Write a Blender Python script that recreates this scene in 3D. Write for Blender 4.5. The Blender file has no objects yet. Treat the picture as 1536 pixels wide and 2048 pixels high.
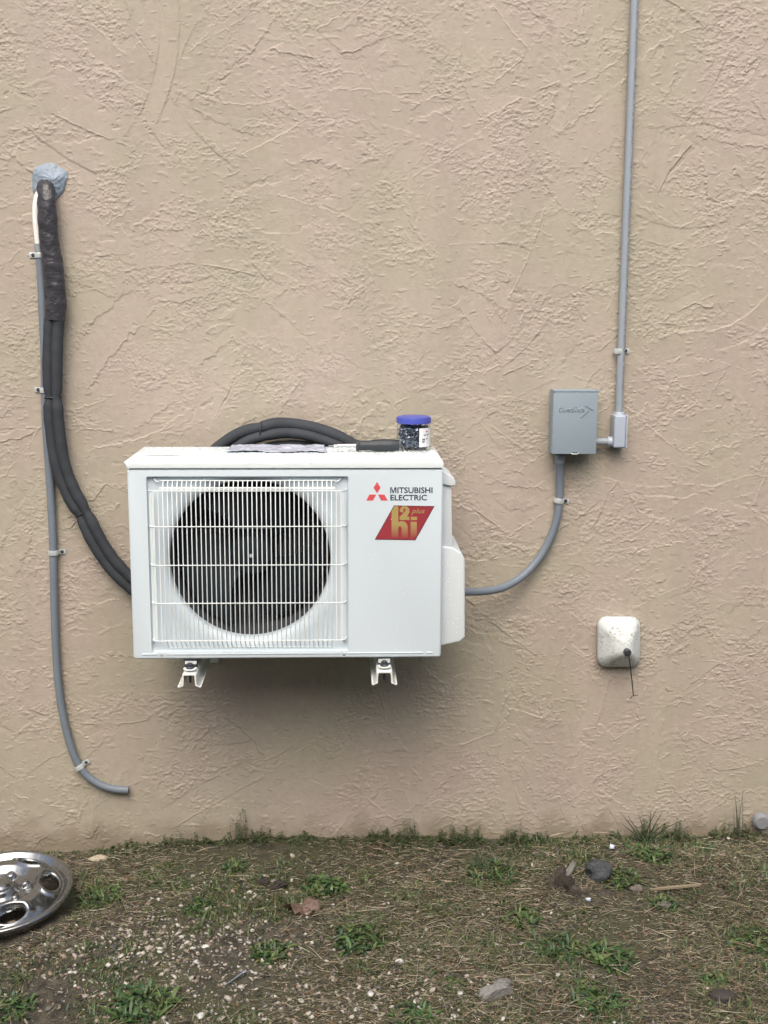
import bpy, bmesh, math, random
import numpy as np
from mathutils import Vector, Matrix
R = math.radians
random.seed(7)
rng = np.random.default_rng(7)
scene = bpy.context.scene

# ------------------------------------------------------------------ camera
CX, CY, CZ = 0.5448, -3.311, 1.607          # the wall face is the plane y = 0
F_PX, PITCH, YAW, ROLL = 2345.5, 0.179293, 0.036091, 0.0041
_F = Vector((math.sin(YAW) * math.cos(PITCH), math.cos(YAW) * math.cos(PITCH), -math.sin(PITCH)))
_R = Vector((math.cos(YAW), -math.sin(YAW), 0)); _U = _R.cross(_F)
_R2 = _R * math.cos(ROLL) + _U * math.sin(ROLL); _U2 = -_R * math.sin(ROLL) + _U * math.cos(ROLL)
cd = bpy.data.cameras.new('camera'); cam = bpy.data.objects.new('camera', cd)
scene.collection.objects.link(cam); scene.camera = cam
cd.sensor_fit = 'VERTICAL'; cd.sensor_height = 24; cd.lens = F_PX / 2048 * 24
cd.clip_start = 0.05; cd.clip_end = 2000
m = Matrix.Identity(4)
for i, v in enumerate((_R2, _U2, -_F)):
    for k in range(3): m[k][i] = v[k]
m[0][3], m[1][3], m[2][3] = CX, CY, CZ
cam.matrix_world = m

# ------------------------------------------------------------------ sky, sun, exposure
world = bpy.data.worlds.new('World'); scene.world = world; world.use_nodes = True
wn = world.node_tree; bg = wn.nodes['Background']
sky = wn.nodes.new('ShaderNodeTexSky'); sky.sky_type = 'NISHITA'; sky.sun_disc = False
SUN_EL, SUN_AZ = R(52), R(190)
sky.sun_elevation = SUN_EL; sky.sun_rotation = SUN_AZ
sky.air_density = 1.0; sky.dust_density = 7.0; sky.ozone_density = 1.0
wn.links.new(sky.outputs[0], bg.inputs[0]); bg.inputs[1].default_value = 0.15
sl = bpy.data.lights.new('sun', 'SUN'); sl.energy = 1.0; sl.angle = R(60); sl.color = (1, .97, .92)
sun = bpy.data.objects.new('sun', sl); scene.collection.objects.link(sun)
_sd = Vector((math.sin(SUN_AZ) * math.cos(SUN_EL), math.cos(SUN_AZ) * math.cos(SUN_EL), math.sin(SUN_EL)))
sun.rotation_euler = _sd.to_track_quat('Z', 'Y').to_euler()
scene.view_settings.view_transform = 'Standard'; scene.view_settings.look = 'None'
scene.view_settings.exposure = 0.50; scene.view_settings.gamma = 1

# ------------------------------------------------------------------ pixel -> world (photo pixels, 1536 x 2048)
def ray(px, py): return _F + _R2 * ((px - 768) / F_PX) - _U2 * ((py - 1024) / F_PX)
def W(px, py, y):                      # the point of the vertical plane at depth y seen at that pixel
    d = ray(px, py); t = (y - CY) / d[1]
    return Vector((CX + t * d[0], y, CZ + t * d[2]))
def H(px, py, z):                      # the point of the level plane at height z seen at that pixel
    d = ray(px, py); t = (z - CZ) / d[2]
    return Vector((CX + t * d[0], CY + t * d[1], z))

# ------------------------------------------------------------------ helpers
C = scene.collection
def tag(o, label=None, cat=None, group=None, kind=None):
    if label: o['label'] = label
    if cat: o['category'] = cat
    if group: o['group'] = group
    if kind: o['kind'] = kind
    return o
def thing(name, label, cat, loc=(0, 0, 0), group=None, kind=None):
    o = bpy.data.objects.new(name, None); C.objects.link(o); o.location = loc
    o.empty_display_size = .05
    return tag(o, label, cat, group, kind)
def put(name, me, mat, parent=None, world=True):
    """link a mesh; with world=True its vertices are in world space"""
    o = bpy.data.objects.new(name, me); C.objects.link(o)
    if mat is not None and not me.materials: me.materials.append(mat)
    if parent is not None:
        o.parent = parent
        if world and parent.parent is None: o.location = -Vector(parent.location)
    return o
def base_at(o, loc):
    """move the origin of a single mesh thing to its base"""
    loc = Vector(loc); o.data.transform(Matrix.Translation(-loc)); o.location = loc; return o
def copy_tree(o, parent=None):
    c = o.copy(); C.objects.link(c)
    if parent is not None: c.parent = parent
    for ch in list(o.children): copy_tree(ch, c)
    return c
def smooth(me, on=True, angle=None):
    me.polygons.foreach_set('use_smooth', [on] * len(me.polygons))
    if angle is not None: me.set_sharp_from_angle(angle=angle)
    return me
def bm_mesh(bm, name='m', sm=True, angle=R(35)):
    me = bpy.data.meshes.new(name); bmesh.ops.recalc_face_normals(bm, faces=bm.faces[:]); bm.to_mesh(me); bm.free()
    if sm: smooth(me, True, angle)
    return me
def raw_mesh(V, Fc, name='m', sm=False, angle=None, cols=None):
    V = np.asarray(V, np.float32); me = bpy.data.meshes.new(name)
    if isinstance(Fc, np.ndarray):
        n, k = Fc.shape
        me.vertices.add(len(V)); me.vertices.foreach_set('co', V.ravel())
        me.loops.add(n * k); me.loops.foreach_set('vertex_index', Fc.astype(np.int32).ravel())
        me.polygons.add(n); me.polygons.foreach_set('loop_start', np.arange(0, n * k, k, dtype=np.int32))
        me.update(calc_edges=True)
    else:
        me.from_pydata([tuple(map(float, v)) for v in V], [], Fc)
    if cols is not None:
        a = me.color_attributes.new('tint', 'FLOAT_COLOR', 'POINT')
        c4 = np.ones((len(V), 4), np.float32); c4[:, :3] = cols; a.data.foreach_set('color', c4.ravel())
    if sm: smooth(me, True, angle)
    return me
def add_box(bm, x0, x1, y0, y1, z0, z1, bevel=0, seg=2):
    r = bmesh.ops.create_cube(bm, size=1)
    vs = r['verts']
    for v in vs:
        v.co = Vector((x0 + (v.co.x + .5) * (x1 - x0), y0 + (v.co.y + .5) * (y1 - y0), z0 + (v.co.z + .5) * (z1 - z0)))
    if bevel:
        es = list({e for v in vs for e in v.link_edges})
        bmesh.ops.bevel(bm, geom=es, offset=bevel, segments=seg, profile=.6, affect='EDGES', clamp_overlap=True)
def box(x0, x1, y0, y1, z0, z1, bevel=0, seg=2):
    bm = bmesh.new(); add_box(bm, x0, x1, y0, y1, z0, z1, bevel, seg); return bm_mesh(bm, sm=bevel > 0)
def add_prism(bm, poly, y0, y1, bevel=0, seg=2):
    """outline in x,z extruded from y0 (front) to y1"""
    n = len(poly)
    a = [bm.verts.new((p[0], y0, p[1])) for p in poly]; b = [bm.verts.new((p[0], y1, p[1])) for p in poly]
    f0 = bm.faces.new(a); bm.faces.new(b[::-1]); sides = []
    for i in range(n): sides.append(bm.faces.new((a[(i + 1) % n], a[i], b[i], b[(i + 1) % n])))
    if bevel:
        es = list({e for v in a + b for e in v.link_edges})
        bmesh.ops.bevel(bm, geom=es, offset=bevel, segments=seg, profile=.6, affect='EDGES', clamp_overlap=True)
def prism(poly, y0, y1, bevel=0, seg=2):
    bm = bmesh.new(); add_prism(bm, poly, y0, y1, bevel, seg); return bm_mesh(bm, sm=bevel > 0)
def spline(pts, per=8):
    P = [Vector(p) for p in pts]
    if len(P) < 3: return [P[0].lerp(P[-1], i / per) for i in range(per + 1)]
    P = [P[0] * 2 - P[1]] + P + [P[-1] * 2 - P[-2]]; out = []
    for i in range(1, len(P) - 2):
        p0, p1, p2, p3 = P[i - 1:i + 3]
        for k in range(per):
            t = k / per
            out.append(.5 * ((2 * p1) + (p2 - p0) * t + (2 * p0 - 5 * p1 + 4 * p2 - p3) * t * t + (3 * p1 - p0 - 3 * p2 + p3) * t ** 3))
    out.append(P[-2]); return out
def tube_np(path, rad, n=10, flat=1.0, cap=True, up=None):
    """returns V, F of a tube; rad number, list, or function(i/N, angle)"""
    path = [Vector(p) for p in path]; N = len(path); V = []; Fc = []
    t0 = (path[1] - path[0]).normalized()
    u = (up or (Vector((0, 1, 0)) if abs(t0.y) < .9 else Vector((1, 0, 0))))
    u = (u - t0 * u.dot(t0)).normalized()
    for i, p in enumerate(path):
        t = (path[min(i + 1, N - 1)] - path[max(i - 1, 0)]).normalized()
        u = (u - t * u.dot(t)).normalized(); w = t.cross(u)
        for k in range(n):
            a = 2 * math.pi * k / n
            r = rad(i / (N - 1), a) if callable(rad) else (rad[i] if isinstance(rad, (list, tuple)) else rad)
            V.append(p + u * math.cos(a) * r * flat + w * math.sin(a) * r)
    for i in range(N - 1):
        for k in range(n):
            Fc.append((i * n + k, i * n + (k + 1) % n, (i + 1) * n + (k + 1) % n, (i + 1) * n + k))
    if cap:
        Fc.append(tuple(range(n))[::-1]); Fc.append(tuple((N - 1) * n + k for k in range(n)))
    return V, Fc
def join(parts):
    V = []; Fc = []
    for v, f in parts:
        o = len(V); V += [tuple(x) for x in v]; Fc += [tuple(i + o for i in q) for q in f]
    return V, Fc
def tube(path, rad, n=12, **k):
    v, f = tube_np(path, rad, n, **k); return raw_mesh([tuple(x) for x in v], f, sm=True, angle=R(50))
def lathe_np(prof, n=32, center=(0, 0, 0), axis='z'):
    V = []; Fc = []; m_ = len(prof)
    for k in range(n):
        a = 2 * math.pi * k / n
        for r, h in prof:
            x, y = r * math.cos(a), r * math.sin(a)
            V.append((center[0] + x, center[1] + y, center[2] + h) if axis == 'z' else (center[0] + x, center[1] + h, center[2] + y))
    for k in range(n):
        for j in range(m_ - 1):
            q = (k * m_ + j, k * m_ + j + 1, ((k + 1) % n) * m_ + j + 1, ((k + 1) % n) * m_ + j)
            Fc.append(q)
    return V, Fc
def lathe(prof, n=32, center=(0, 0, 0), axis='z', angle=R(35)):
    v, f = lathe_np(prof, n, center, axis)
    bm = bmesh.new(); vs = [bm.verts.new(x) for x in v]
    for q in f:
        try: bm.faces.new([vs[i] for i in q])
        except ValueError: pass
    bmesh.ops.remove_doubles(bm, verts=bm.verts[:], dist=1e-6)
    return bm_mesh(bm, angle=angle)
def boolean(me, cutters):
    o = bpy.data.objects.new('tmp', me); C.objects.link(o); cs = []
    for c in cutters:
        co = bpy.data.objects.new('tmpc', c); C.objects.link(co); cs.append(co)
        md = o.modifiers.new('b', 'BOOLEAN'); md.operation = 'DIFFERENCE'; md.object = co; md.solver = 'EXACT'
    dg = bpy.context.evaluated_depsgraph_get(); dg.update()
    out = bpy.data.meshes.new_from_object(o.evaluated_get(dg))
    for x in cs + [o]: bpy.data.objects.remove(x)
    return out
def text_mesh(s, offset=0.0, extrude=0.0, shear=0.0, spacing=1.0):
    cu = bpy.data.curves.new('t', 'FONT'); cu.body = s; cu.offset = offset; cu.extrude = extrude; cu.shear = shear
    cu.space_character = spacing; cu.resolution_u = 3
    o = bpy.data.objects.new('t', cu); C.objects.link(o)
    dg = bpy.context.evaluated_depsgraph_get(); dg.update()
    me = bpy.data.meshes.new_from_object(o.evaluated_get(dg)); bpy.data.objects.remove(o)
    co = np.empty(len(me.vertices) * 3, np.float32); me.vertices.foreach_get('co', co); co = co.reshape(-1, 3)
    mn, mx = co.min(0), co.max(0); co[:, :2] = (co[:, :2] - mn[:2]) / (mx[:2] - mn[:2])
    return me, co                         # x,y normalised to 0..1

# ------------------------------------------------------------------ materials
def new_mat(name):
    mt = bpy.data.materials.new(name); mt.use_nodes = True
    return mt, mt.node_tree, mt.node_tree.nodes['Principled BSDF']
def mat(name, col, rough=.5, metal=0, var=.12, vscale=12, bump=0, bscale=200, spec=.5, trans=0, ior=1.45, coat=0, rvar=0):
    mt, nt, p = new_mat(name); N = nt.nodes; L = nt.links
    p.inputs['Roughness'].default_value = rough; p.inputs['Metallic'].default_value = metal
    p.inputs['Specular IOR Level'].default_value = spec; p.inputs['Transmission Weight'].default_value = trans
    p.inputs['IOR'].default_value = ior; p.inputs['Coat Weight'].default_value = coat
    tc = N.new('ShaderNodeTexCoord')
    nz = N.new('ShaderNodeTexNoise'); nz.inputs['Scale'].default_value = vscale; nz.inputs['Detail'].default_value = 6
    L.new(tc.outputs['Object'], nz.inputs['Vector'])
    mx = N.new('ShaderNodeMix'); mx.data_type = 'RGBA'
    mx.inputs[6].default_value = (*[c * (1 - var) for c in col], 1); mx.inputs[7].default_value = (*[min(1, c * (1 + var)) for c in col], 1)
    L.new(nz.outputs[0], mx.inputs[0]); L.new(mx.outputs[2], p.inputs['Base Color'])
    if rvar:
        mr = N.new('ShaderNodeMapRange'); mr.inputs['To Min'].default_value = rough - rvar; mr.inputs['To Max'].default_value = rough + rvar
        L.new(nz.outputs[0], mr.inputs[0]); L.new(mr.outputs[0], p.inputs['Roughness'])
    if bump:
        n2 = N.new('ShaderNodeTexNoise'); n2.inputs['Scale'].default_value = bscale; n2.inputs['Detail'].default_value = 4
        L.new(tc.outputs['Object'], n2.inputs['Vector'])
        b = N.new('ShaderNodeBump'); b.inputs['Strength'].default_value = 1; b.inputs['Distance'].default_value = bump
        L.new(n2.outputs[0], b.inputs['Height']); L.new(b.outputs[0], p.inputs['Normal'])
    return mt
def tint_mat(name, rough=.7, sub=0, bump=0):
    mt, nt, p = new_mat(name); a = nt.nodes.new('ShaderNodeVertexColor'); a.layer_name = 'tint'
    nz = nt.nodes.new('ShaderNodeTexNoise'); nz.inputs['Scale'].default_value = 150
    tc = nt.nodes.new('ShaderNodeTexCoord'); nt.links.new(tc.outputs['Object'], nz.inputs['Vector'])
    mr = nt.nodes.new('ShaderNodeMapRange'); mr.inputs['To Min'].default_value = .7; mr.inputs['To Max'].default_value = 1.3
    nt.links.new(nz.outputs[0], mr.inputs[0])
    vm = nt.nodes.new('ShaderNodeVectorMath'); vm.operation = 'SCALE'
    nt.links.new(a.outputs[0], vm.inputs[0]); nt.links.new(mr.outputs[0], vm.inputs['Scale'])
    nt.links.new(vm.outputs[0], p.inputs['Base Color']); p.inputs['Roughness'].default_value = rough
    return mt
M = {}
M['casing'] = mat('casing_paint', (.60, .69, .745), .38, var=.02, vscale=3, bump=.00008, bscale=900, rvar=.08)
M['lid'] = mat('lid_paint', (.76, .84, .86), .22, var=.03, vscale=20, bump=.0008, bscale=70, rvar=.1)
M['cover'] = mat('side_cover_plastic', (.60, .66, .69), .45, var=.03, bump=.0001, bscale=500)
M['wire'] = mat('grille_wire', (.80, .86, .87), .3, var=.03)
M['dark'] = mat('dark_plastic', (.019, .026, .033), .7, var=.15, spec=.15)
M['fins'] = mat('coil_fins', (.14, .16, .175), .6, var=.3, vscale=60)
M['steel'] = mat('zinc_steel', (.70, .76, .77), .3, metal=.45, var=.12, vscale=80, bump=.0001, bscale=300)
M['wsteel'] = mat('white_coated_steel', (.72, .76, .74), .35, metal=.0, var=.06, vscale=30)
M['bolt'] = mat('bolt_metal', (.09, .10, .13), .35, metal=.7, var=.3, vscale=150)
M['red'] = mat('red_print', (.62, .085, .10), .4, var=.05)
M['navy'] = mat('navy_print', (.022, .035, .06), .4, var=.05)
M['foam'] = mat('foam_insulation', (.040, .046, .054), .75, var=.35, vscale=18, bump=.0010, bscale=70, spec=.35)
M['tape'] = mat('vinyl_tape', (.042, .042, .05), .27, var=.3, vscale=30, bump=.0042, bscale=62, spec=.5)
M['cable'] = mat('black_cable', (.02, .022, .025), .5)
M['pvc'] = mat('grey_pvc', (.29, .33, .37), .42, var=.08, vscale=18, bump=.0001, bscale=300)
M['pvc_dark'] = mat('grey_tubing', (.165, .20, .24), .5, var=.14, vscale=22, bump=.0002, bscale=200)
M['pvc_light'] = mat('light_grey_pvc', (.38, .435, .515), .32, var=.05, vscale=20)
M['box'] = mat('grey_enamel', (.25, .315, .365), .38, var=.06, vscale=10, bump=.00025, bscale=120, rvar=.08)
M['white'] = mat('white_pvc', (.80, .82, .80), .35, var=.03)
M['putty'] = mat('duct_seal', (.24, .30, .37), .5, var=.5, vscale=28, bump=.004, bscale=60)
M['ink'] = mat('grey_ink', (.10, .12, .15), .6)
M['blue'] = mat('blue_plastic', (.065, .085, .40), .35, var=.05)
M['shaft'] = mat('bright_steel', (.50, .52, .53), .15, metal=1, var=.05)
M['rubber'] = mat('black_rubber', (.03, .036, .042), .5, var=.2, vscale=40)
M['paper'] = mat('wet_paper', (.70, .72, .76), .3, var=.10, vscale=40, bump=.0012, bscale=60)
M['label'] = mat('white_label', (.72, .75, .78), .4, var=.03)
M['glass'] = mat('clear_plastic', (.93, .95, .97), .06, var=.01, trans=1, ior=1.2)
M['water'] = mat('water_drop', (.74, .84, .87), .04, var=0, coat=.5)
M['screws'] = mat('zinc_screws', (.27, .31, .37), .35, metal=.75, var=.4, vscale=200)

def faucet_mat():
    mt, nt, p = new_mat('weathered_foam'); N = nt.nodes; L = nt.links
    tc = N.new('ShaderNodeTexCoord')
    nz = N.new('ShaderNodeTexNoise'); nz.inputs['Scale'].default_value = 130; nz.inputs['Detail'].default_value = 8; nz.inputs['Roughness'].default_value = .75
    n3 = N.new('ShaderNodeTexNoise'); n3.inputs['Scale'].default_value = 16; n3.inputs['Detail'].default_value = 3
    L.new(tc.outputs['Object'], nz.inputs['Vector']); L.new(tc.outputs['Object'], n3.inputs['Vector'])
    ad = N.new('ShaderNodeMath'); ad.operation = 'MULTIPLY_ADD'; ad.inputs[1].default_value = .35
    L.new(n3.outputs[0], ad.inputs[0]); L.new(nz.outputs[0], ad.inputs[2])
    cr = N.new('ShaderNodeValToRGB'); e = cr.color_ramp.elements
    e[0].position = .50; e[0].color = (.24, .26, .235, 1); e[1].position = .68; e[1].color = (.60, .65, .65, 1)
    L.new(ad.outputs[0], cr.inputs[0]); L.new(cr.outputs[0], p.inputs['Base Color']); p.inputs['Roughness'].default_value = .6
    b = N.new('ShaderNodeBump'); b.inputs['Distance'].default_value = .0006; L.new(nz.outputs[0], b.inputs['Height']); L.new(b.outputs[0], p.inputs['Normal'])
    return mt
M['faucet'] = faucet_mat()

def chrome_mat():
    mt, nt, p = new_mat('chrome'); N = nt.nodes; L = nt.links
    tc = N.new('ShaderNodeTexCoord'); nz = N.new('ShaderNodeTexNoise'); nz.inputs['Scale'].default_value = 45; nz.inputs['Detail'].default_value = 8
    L.new(tc.outputs['Object'], nz.inputs['Vector'])
    p.inputs['Base Color'].default_value = (.27, .28, .285, 1); p.inputs['Metallic'].default_value = .93
    mr = N.new('ShaderNodeMapRange'); mr.inputs['From Min'].default_value = .45; mr.inputs['From Max'].default_value = .75
    mr.inputs['To Min'].default_value = .10; mr.inputs['To Max'].default_value = .50
    L.new(nz.outputs[0], mr.inputs[0]); L.new(mr.outputs[0], p.inputs['Roughness'])
    return mt
M['chrome'] = chrome_mat()

def wall_mat():
    mt, nt, p = new_mat('stucco_paint'); N = nt.nodes; L = nt.links
    tc = N.new('ShaderNodeTexCoord')
    n1 = N.new('ShaderNodeTexNoise'); n1.inputs['Scale'].default_value = 2.6; n1.inputs['Detail'].default_value = 4
    n2 = N.new('ShaderNodeTexNoise'); n2.inputs['Scale'].default_value = 450; n2.inputs['Detail'].default_value = 3
    n3 = N.new('ShaderNodeTexNoise'); n3.inputs['Scale'].default_value = 60; n3.inputs['Detail'].default_value = 4
    for n in (n1, n2, n3): L.new(tc.outputs['Object'], n.inputs['Vector'])
    cr = N.new('ShaderNodeValToRGB'); e = cr.color_ramp.elements
    e[0].position = .40; e[0].color = (.376, .346, .276, 1); e[1].position = .60; e[1].color = (.394, .341, .290, 1)
    L.new(n1.outputs[0], cr.inputs[0])
    mr = N.new('ShaderNodeMapRange'); mr.inputs['To Min'].default_value = .88; mr.inputs['To Max'].default_value = 1.12
    L.new(n3.outputs[0], mr.inputs[0])
    vm = N.new('ShaderNodeVectorMath'); vm.operation = 'SCALE'
    L.new(cr.outputs[0], vm.inputs[0]); L.new(mr.outputs[0], vm.inputs['Scale']); L.new(vm.outputs[0], p.inputs['Base Color'])
    # brown tone mixed in by noise towards the bottom, and faint old runs
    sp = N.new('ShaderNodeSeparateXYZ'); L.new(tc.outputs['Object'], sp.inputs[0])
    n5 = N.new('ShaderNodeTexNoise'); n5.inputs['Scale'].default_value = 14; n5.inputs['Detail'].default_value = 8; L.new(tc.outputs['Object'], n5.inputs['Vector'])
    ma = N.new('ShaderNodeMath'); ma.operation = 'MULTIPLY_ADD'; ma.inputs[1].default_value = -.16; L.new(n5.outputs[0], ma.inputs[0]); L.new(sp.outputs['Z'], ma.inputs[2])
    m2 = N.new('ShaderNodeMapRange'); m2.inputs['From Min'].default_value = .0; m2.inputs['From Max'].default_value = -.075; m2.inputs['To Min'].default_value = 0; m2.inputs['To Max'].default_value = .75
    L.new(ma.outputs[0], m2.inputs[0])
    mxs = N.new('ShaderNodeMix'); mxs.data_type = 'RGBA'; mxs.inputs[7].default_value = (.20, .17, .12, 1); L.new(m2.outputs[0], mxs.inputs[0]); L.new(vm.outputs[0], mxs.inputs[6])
    mp = N.new('ShaderNodeMapping'); mp.inputs['Scale'].default_value = (9, 1, .7); L.new(tc.outputs['Object'], mp.inputs[0])
    n6 = N.new('ShaderNodeTexNoise'); n6.inputs['Scale'].default_value = 1; n6.inputs['Detail'].default_value = 7; L.new(mp.outputs[0], n6.inputs['Vector'])
    m3 = N.new('ShaderNodeMapRange'); m3.inputs['From Min'].default_value = .3; m3.inputs['From Max'].default_value = .7; m3.inputs['To Min'].default_value = .95; m3.inputs['To Max'].default_value = 1.04
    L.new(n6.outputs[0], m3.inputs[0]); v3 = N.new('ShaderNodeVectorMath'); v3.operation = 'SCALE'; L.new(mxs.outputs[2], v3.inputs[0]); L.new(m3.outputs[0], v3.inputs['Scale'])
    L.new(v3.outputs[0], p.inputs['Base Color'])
    p.inputs['Roughness'].default_value = .62; p.inputs['Specular IOR Level'].default_value = .35
    b = N.new('ShaderNodeBump'); b.inputs['Distance'].default_value = .0005; b.inputs['Strength'].default_value = .8
    L.new(n2.outputs[0], b.inputs['Height']); L.new(b.outputs[0], p.inputs['Normal'])
    return mt
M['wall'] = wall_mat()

def soil_mat():
    mt, nt, p = new_mat('soil'); N = nt.nodes; L = nt.links
    tc = N.new('ShaderNodeTexCoord')
    def nz(s, d=6):
        n = N.new('ShaderNodeTexNoise'); n.inputs['Scale'].default_value = s; n.inputs['Detail'].default_value = d
        L.new(tc.outputs['Object'], n.inputs['Vector']); return n
    a, b_, c = nz(3), nz(40, 8), nz(260, 4)
    cr = N.new('ShaderNodeValToRGB'); e = cr.color_ramp.elements
    e[0].position = .35; e[0].color = (.030, .027, .021, 1); e[1].position = .7; e[1].color = (.105, .092, .068, 1)
    L.new(b_.outputs[0], cr.inputs[0])
    g = N.new('ShaderNodeValToRGB'); e = g.color_ramp.elements
    e[0].position = .45; e[0].color = (0, 0, 0, 1); e[1].position = .6; e[1].color = (.7, .7, .7, 1)
    L.new(a.outputs[0], g.inputs[0])
    mx = N.new('ShaderNodeMix'); mx.data_type = 'RGBA'; mx.inputs[7].default_value = (.060, .068, .030, 1)
    L.new(g.outputs[0], mx.inputs[0]); L.new(cr.outputs[0], mx.inputs[6]); L.new(mx.outputs[2], p.inputs['Base Color'])
    p.inputs['Roughness'].default_value = .85
    bp = N.new('ShaderNodeBump'); bp.inputs['Distance'].default_value = .006; L.new(c.outputs[0], bp.inputs['Height']); L.new(bp.outputs[0], p.inputs['Normal'])
    return mt
M['soil'] = soil_mat()
M['straw'] = tint_mat('straw_fibre', .6); M['stone'] = tint_mat('stone_mix', .7); M['leaf'] = tint_mat('leaf_mix', .5)

# ------------------------------------------------------------------ random fields
def field(shape, sx, sz, seed, beta=None):
    """smooth random field (rows = z, cols = x), feature sizes in cells"""
    g = np.random.default_rng(seed).standard_normal(shape)
    fz = np.fft.fftfreq(shape[0])[:, None]; fx = np.fft.rfftfreq(shape[1])[None]
    flt = np.exp(-2 * (np.pi ** 2) * ((fz * sz) ** 2 + (fx * sx) ** 2) * .5)
    f = np.fft.irfft2(np.fft.rfft2(g) * flt, s=shape); f -= f.mean(); return f / f.std()
def sig(x): return 1 / (1 + np.exp(-np.clip(x, -30, 30)))

# ------------------------------------------------------------------ the wall: skip-trowel stucco as real relief
def build_wall():
    st = .00175
    x0, x1, z0, z1 = -.66, 2.0, -.06, 2.56
    nx, nz = int((x1 - x0) / st), int((z1 - z0) / st); xs = x0 + np.arange(nx) * st; zs = z0 + np.arange(nz) * st
    X, Z = np.meshgrid(xs, zs); sh = (nz, nx); mm = .001; c = st * 1000     # cell size in mm
    fd = lambda a, b, s: field(sh, a / c, b / c, s)
    big = fd(75, 60, 1)
    w1, w2, w3 = fd(7, 7, 2), fd(3, 3, 3), fd(22, 22, 4)
    n1, n2, n3 = fd(5.6, 3.9, 5), fd(3.8, 2.7, 6), fd(2.2, 2.0, 7)
    def rough(a, b_, d, k):
        return (1.15 * sig((a - .45) / .06) * (.55 + .45 * sig(d * 2)) + .9 * sig((b_ - .8) / .07) + .12 * d) * k
    h = rough(n1, n2, n3, 1.0) * (.18 + .82 * sig((big - .2) * 3)) + .35 * w3
    r = np.random.default_rng(21); tot = 760
    skipn = [fd(14, 8, 40), fd(9, 12, 41), fd(20, 7, 42), fd(11, 6, 43)]
    edg = [fd(7, 7, 50), fd(12, 12, 51)]
    for i in range(tot):
        cx, cz = r.uniform(x0, x1), r.uniform(z0, z1)
        th = r.choice([r.normal(0, .35), r.normal(.75, .3), r.normal(-.75, .3), r.normal(1.57, .25)], p=[.36, .27, .25, .12])
        Ln, Wd = r.uniform(.10, .36), r.uniform(.03, .105)
        kap = r.normal(0, 1.1); rad = Ln * .62 + .03
        i0, i1 = int(max(0, (cx - rad - x0) / st)), int(min(nx, (cx + rad - x0) / st))
        j0, j1 = int(max(0, (cz - rad - z0) / st)), int(min(nz, (cz + rad - z0) / st))
        if i1 - i0 < 8 or j1 - j0 < 8: continue
        sl_ = (slice(j0, j1), slice(i0, i1))
        dx, dz = X[sl_] - cx, Z[sl_] - cz
        u = dx * math.cos(th) + dz * math.sin(th); v = -dx * math.sin(th) + dz * math.cos(th)
        v = v + kap * (u * u - .01); u = u + .007 * w1[sl_] + .003 * w2[sl_]
        e0 = edg[i % 2][sl_]
        jag = r.choice([.0006, .0018, .003])
        va = v + jag * w1[sl_] + jag * .6 * w2[sl_]
        d = np.minimum(Ln / 2 - np.abs(u), Wd / 2 - np.abs(va))
        sk = skipn[i % 4][sl_]; off = r.uniform(.5, 2.8)
        cover = sig(d / .0006) * sig((off - sk + np.clip(Wd / 2 - np.abs(va), 0, .01) * 20 - .1) / .09)
        lvl = float(np.median(h[sl_])) + r.uniform(-.25, .45)
        tilt = r.normal(0, .55)
        strk = .06 * np.sin(va * 2 * np.pi / .006 + 3 * e0) * sig(e0)
        surf = lvl + tilt * (va / (Wd / 2)) + strk + .10 * edg[1][sl_]
        # raised lip left by the trowel edge, broken along its length
        side = 1 if tilt > 0 else -1
        q = Wd / 2 - side * va
        lip = r.uniform(.5, 1.8) * np.exp(-((q - .0016) / .0016) ** 2) * sig((e0 + .5) * 4)
        q2 = Ln / 2 - u * r.choice([-1, 1])
        lip = lip + r.uniform(.2, .9) * np.exp(-((q2 - .002) / .0022) ** 2) * sig((edg[0][sl_] + .2) * 4)
        h[sl_] = h[sl_] * (1 - cover) + (surf + lip) * cover
    # later lumps over the strokes, in patches
    m1, m2, m3 = fd(6.4, 4.0, 60), fd(3.6, 2.6, 61), fd(2.2, 2.0, 62)
    patch = sig((fd(50, 38, 63) - .55) * 4)
    h = h + rough(m1, m2, m3, .85) * patch
    m4 = fd(9, 4, 64); h = h + .8 * sig((m4 - 1.75) / .05)
    h = h + .05 * n3
    h = h - h.mean(); h = np.clip(h, -2.6, 3.4)
    # outer margin: coarse skirt so the wall runs on beyond the frame
    Y = -h * mm * 1.08
    ext_x = lambda a, b_, n: np.linspace(a, b_, n)
    XX = np.concatenate([ext_x(-6, x0 - .2, 12), xs, ext_x(x1 + .2, 7, 12)])
    ZZ = np.concatenate([[-.5], zs, ext_x(z1 + .05, 3.4, 5)])
    GX, GZ = np.meshgrid(XX, ZZ); GY = np.zeros_like(GX); GY[1:1 + nz, 12:12 + nx] = Y
    V = np.stack([GX, GY, GZ], -1).reshape(-1, 3)
    ny_, nx_ = GX.shape; idx = np.arange(ny_ * nx_).reshape(ny_, nx_)
    Fc = np.stack([idx[:-1, :-1], idx[:-1, 1:], idx[1:, 1:], idx[1:, :-1]], -1).reshape(-1, 4)
    me = raw_mesh(V, Fc, 'stucco_wall', sm=True)
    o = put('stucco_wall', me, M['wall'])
    tag(o, 'tan house wall in rough skip-trowel stucco carrying the outdoor unit', 'wall')
build_wall()

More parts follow.
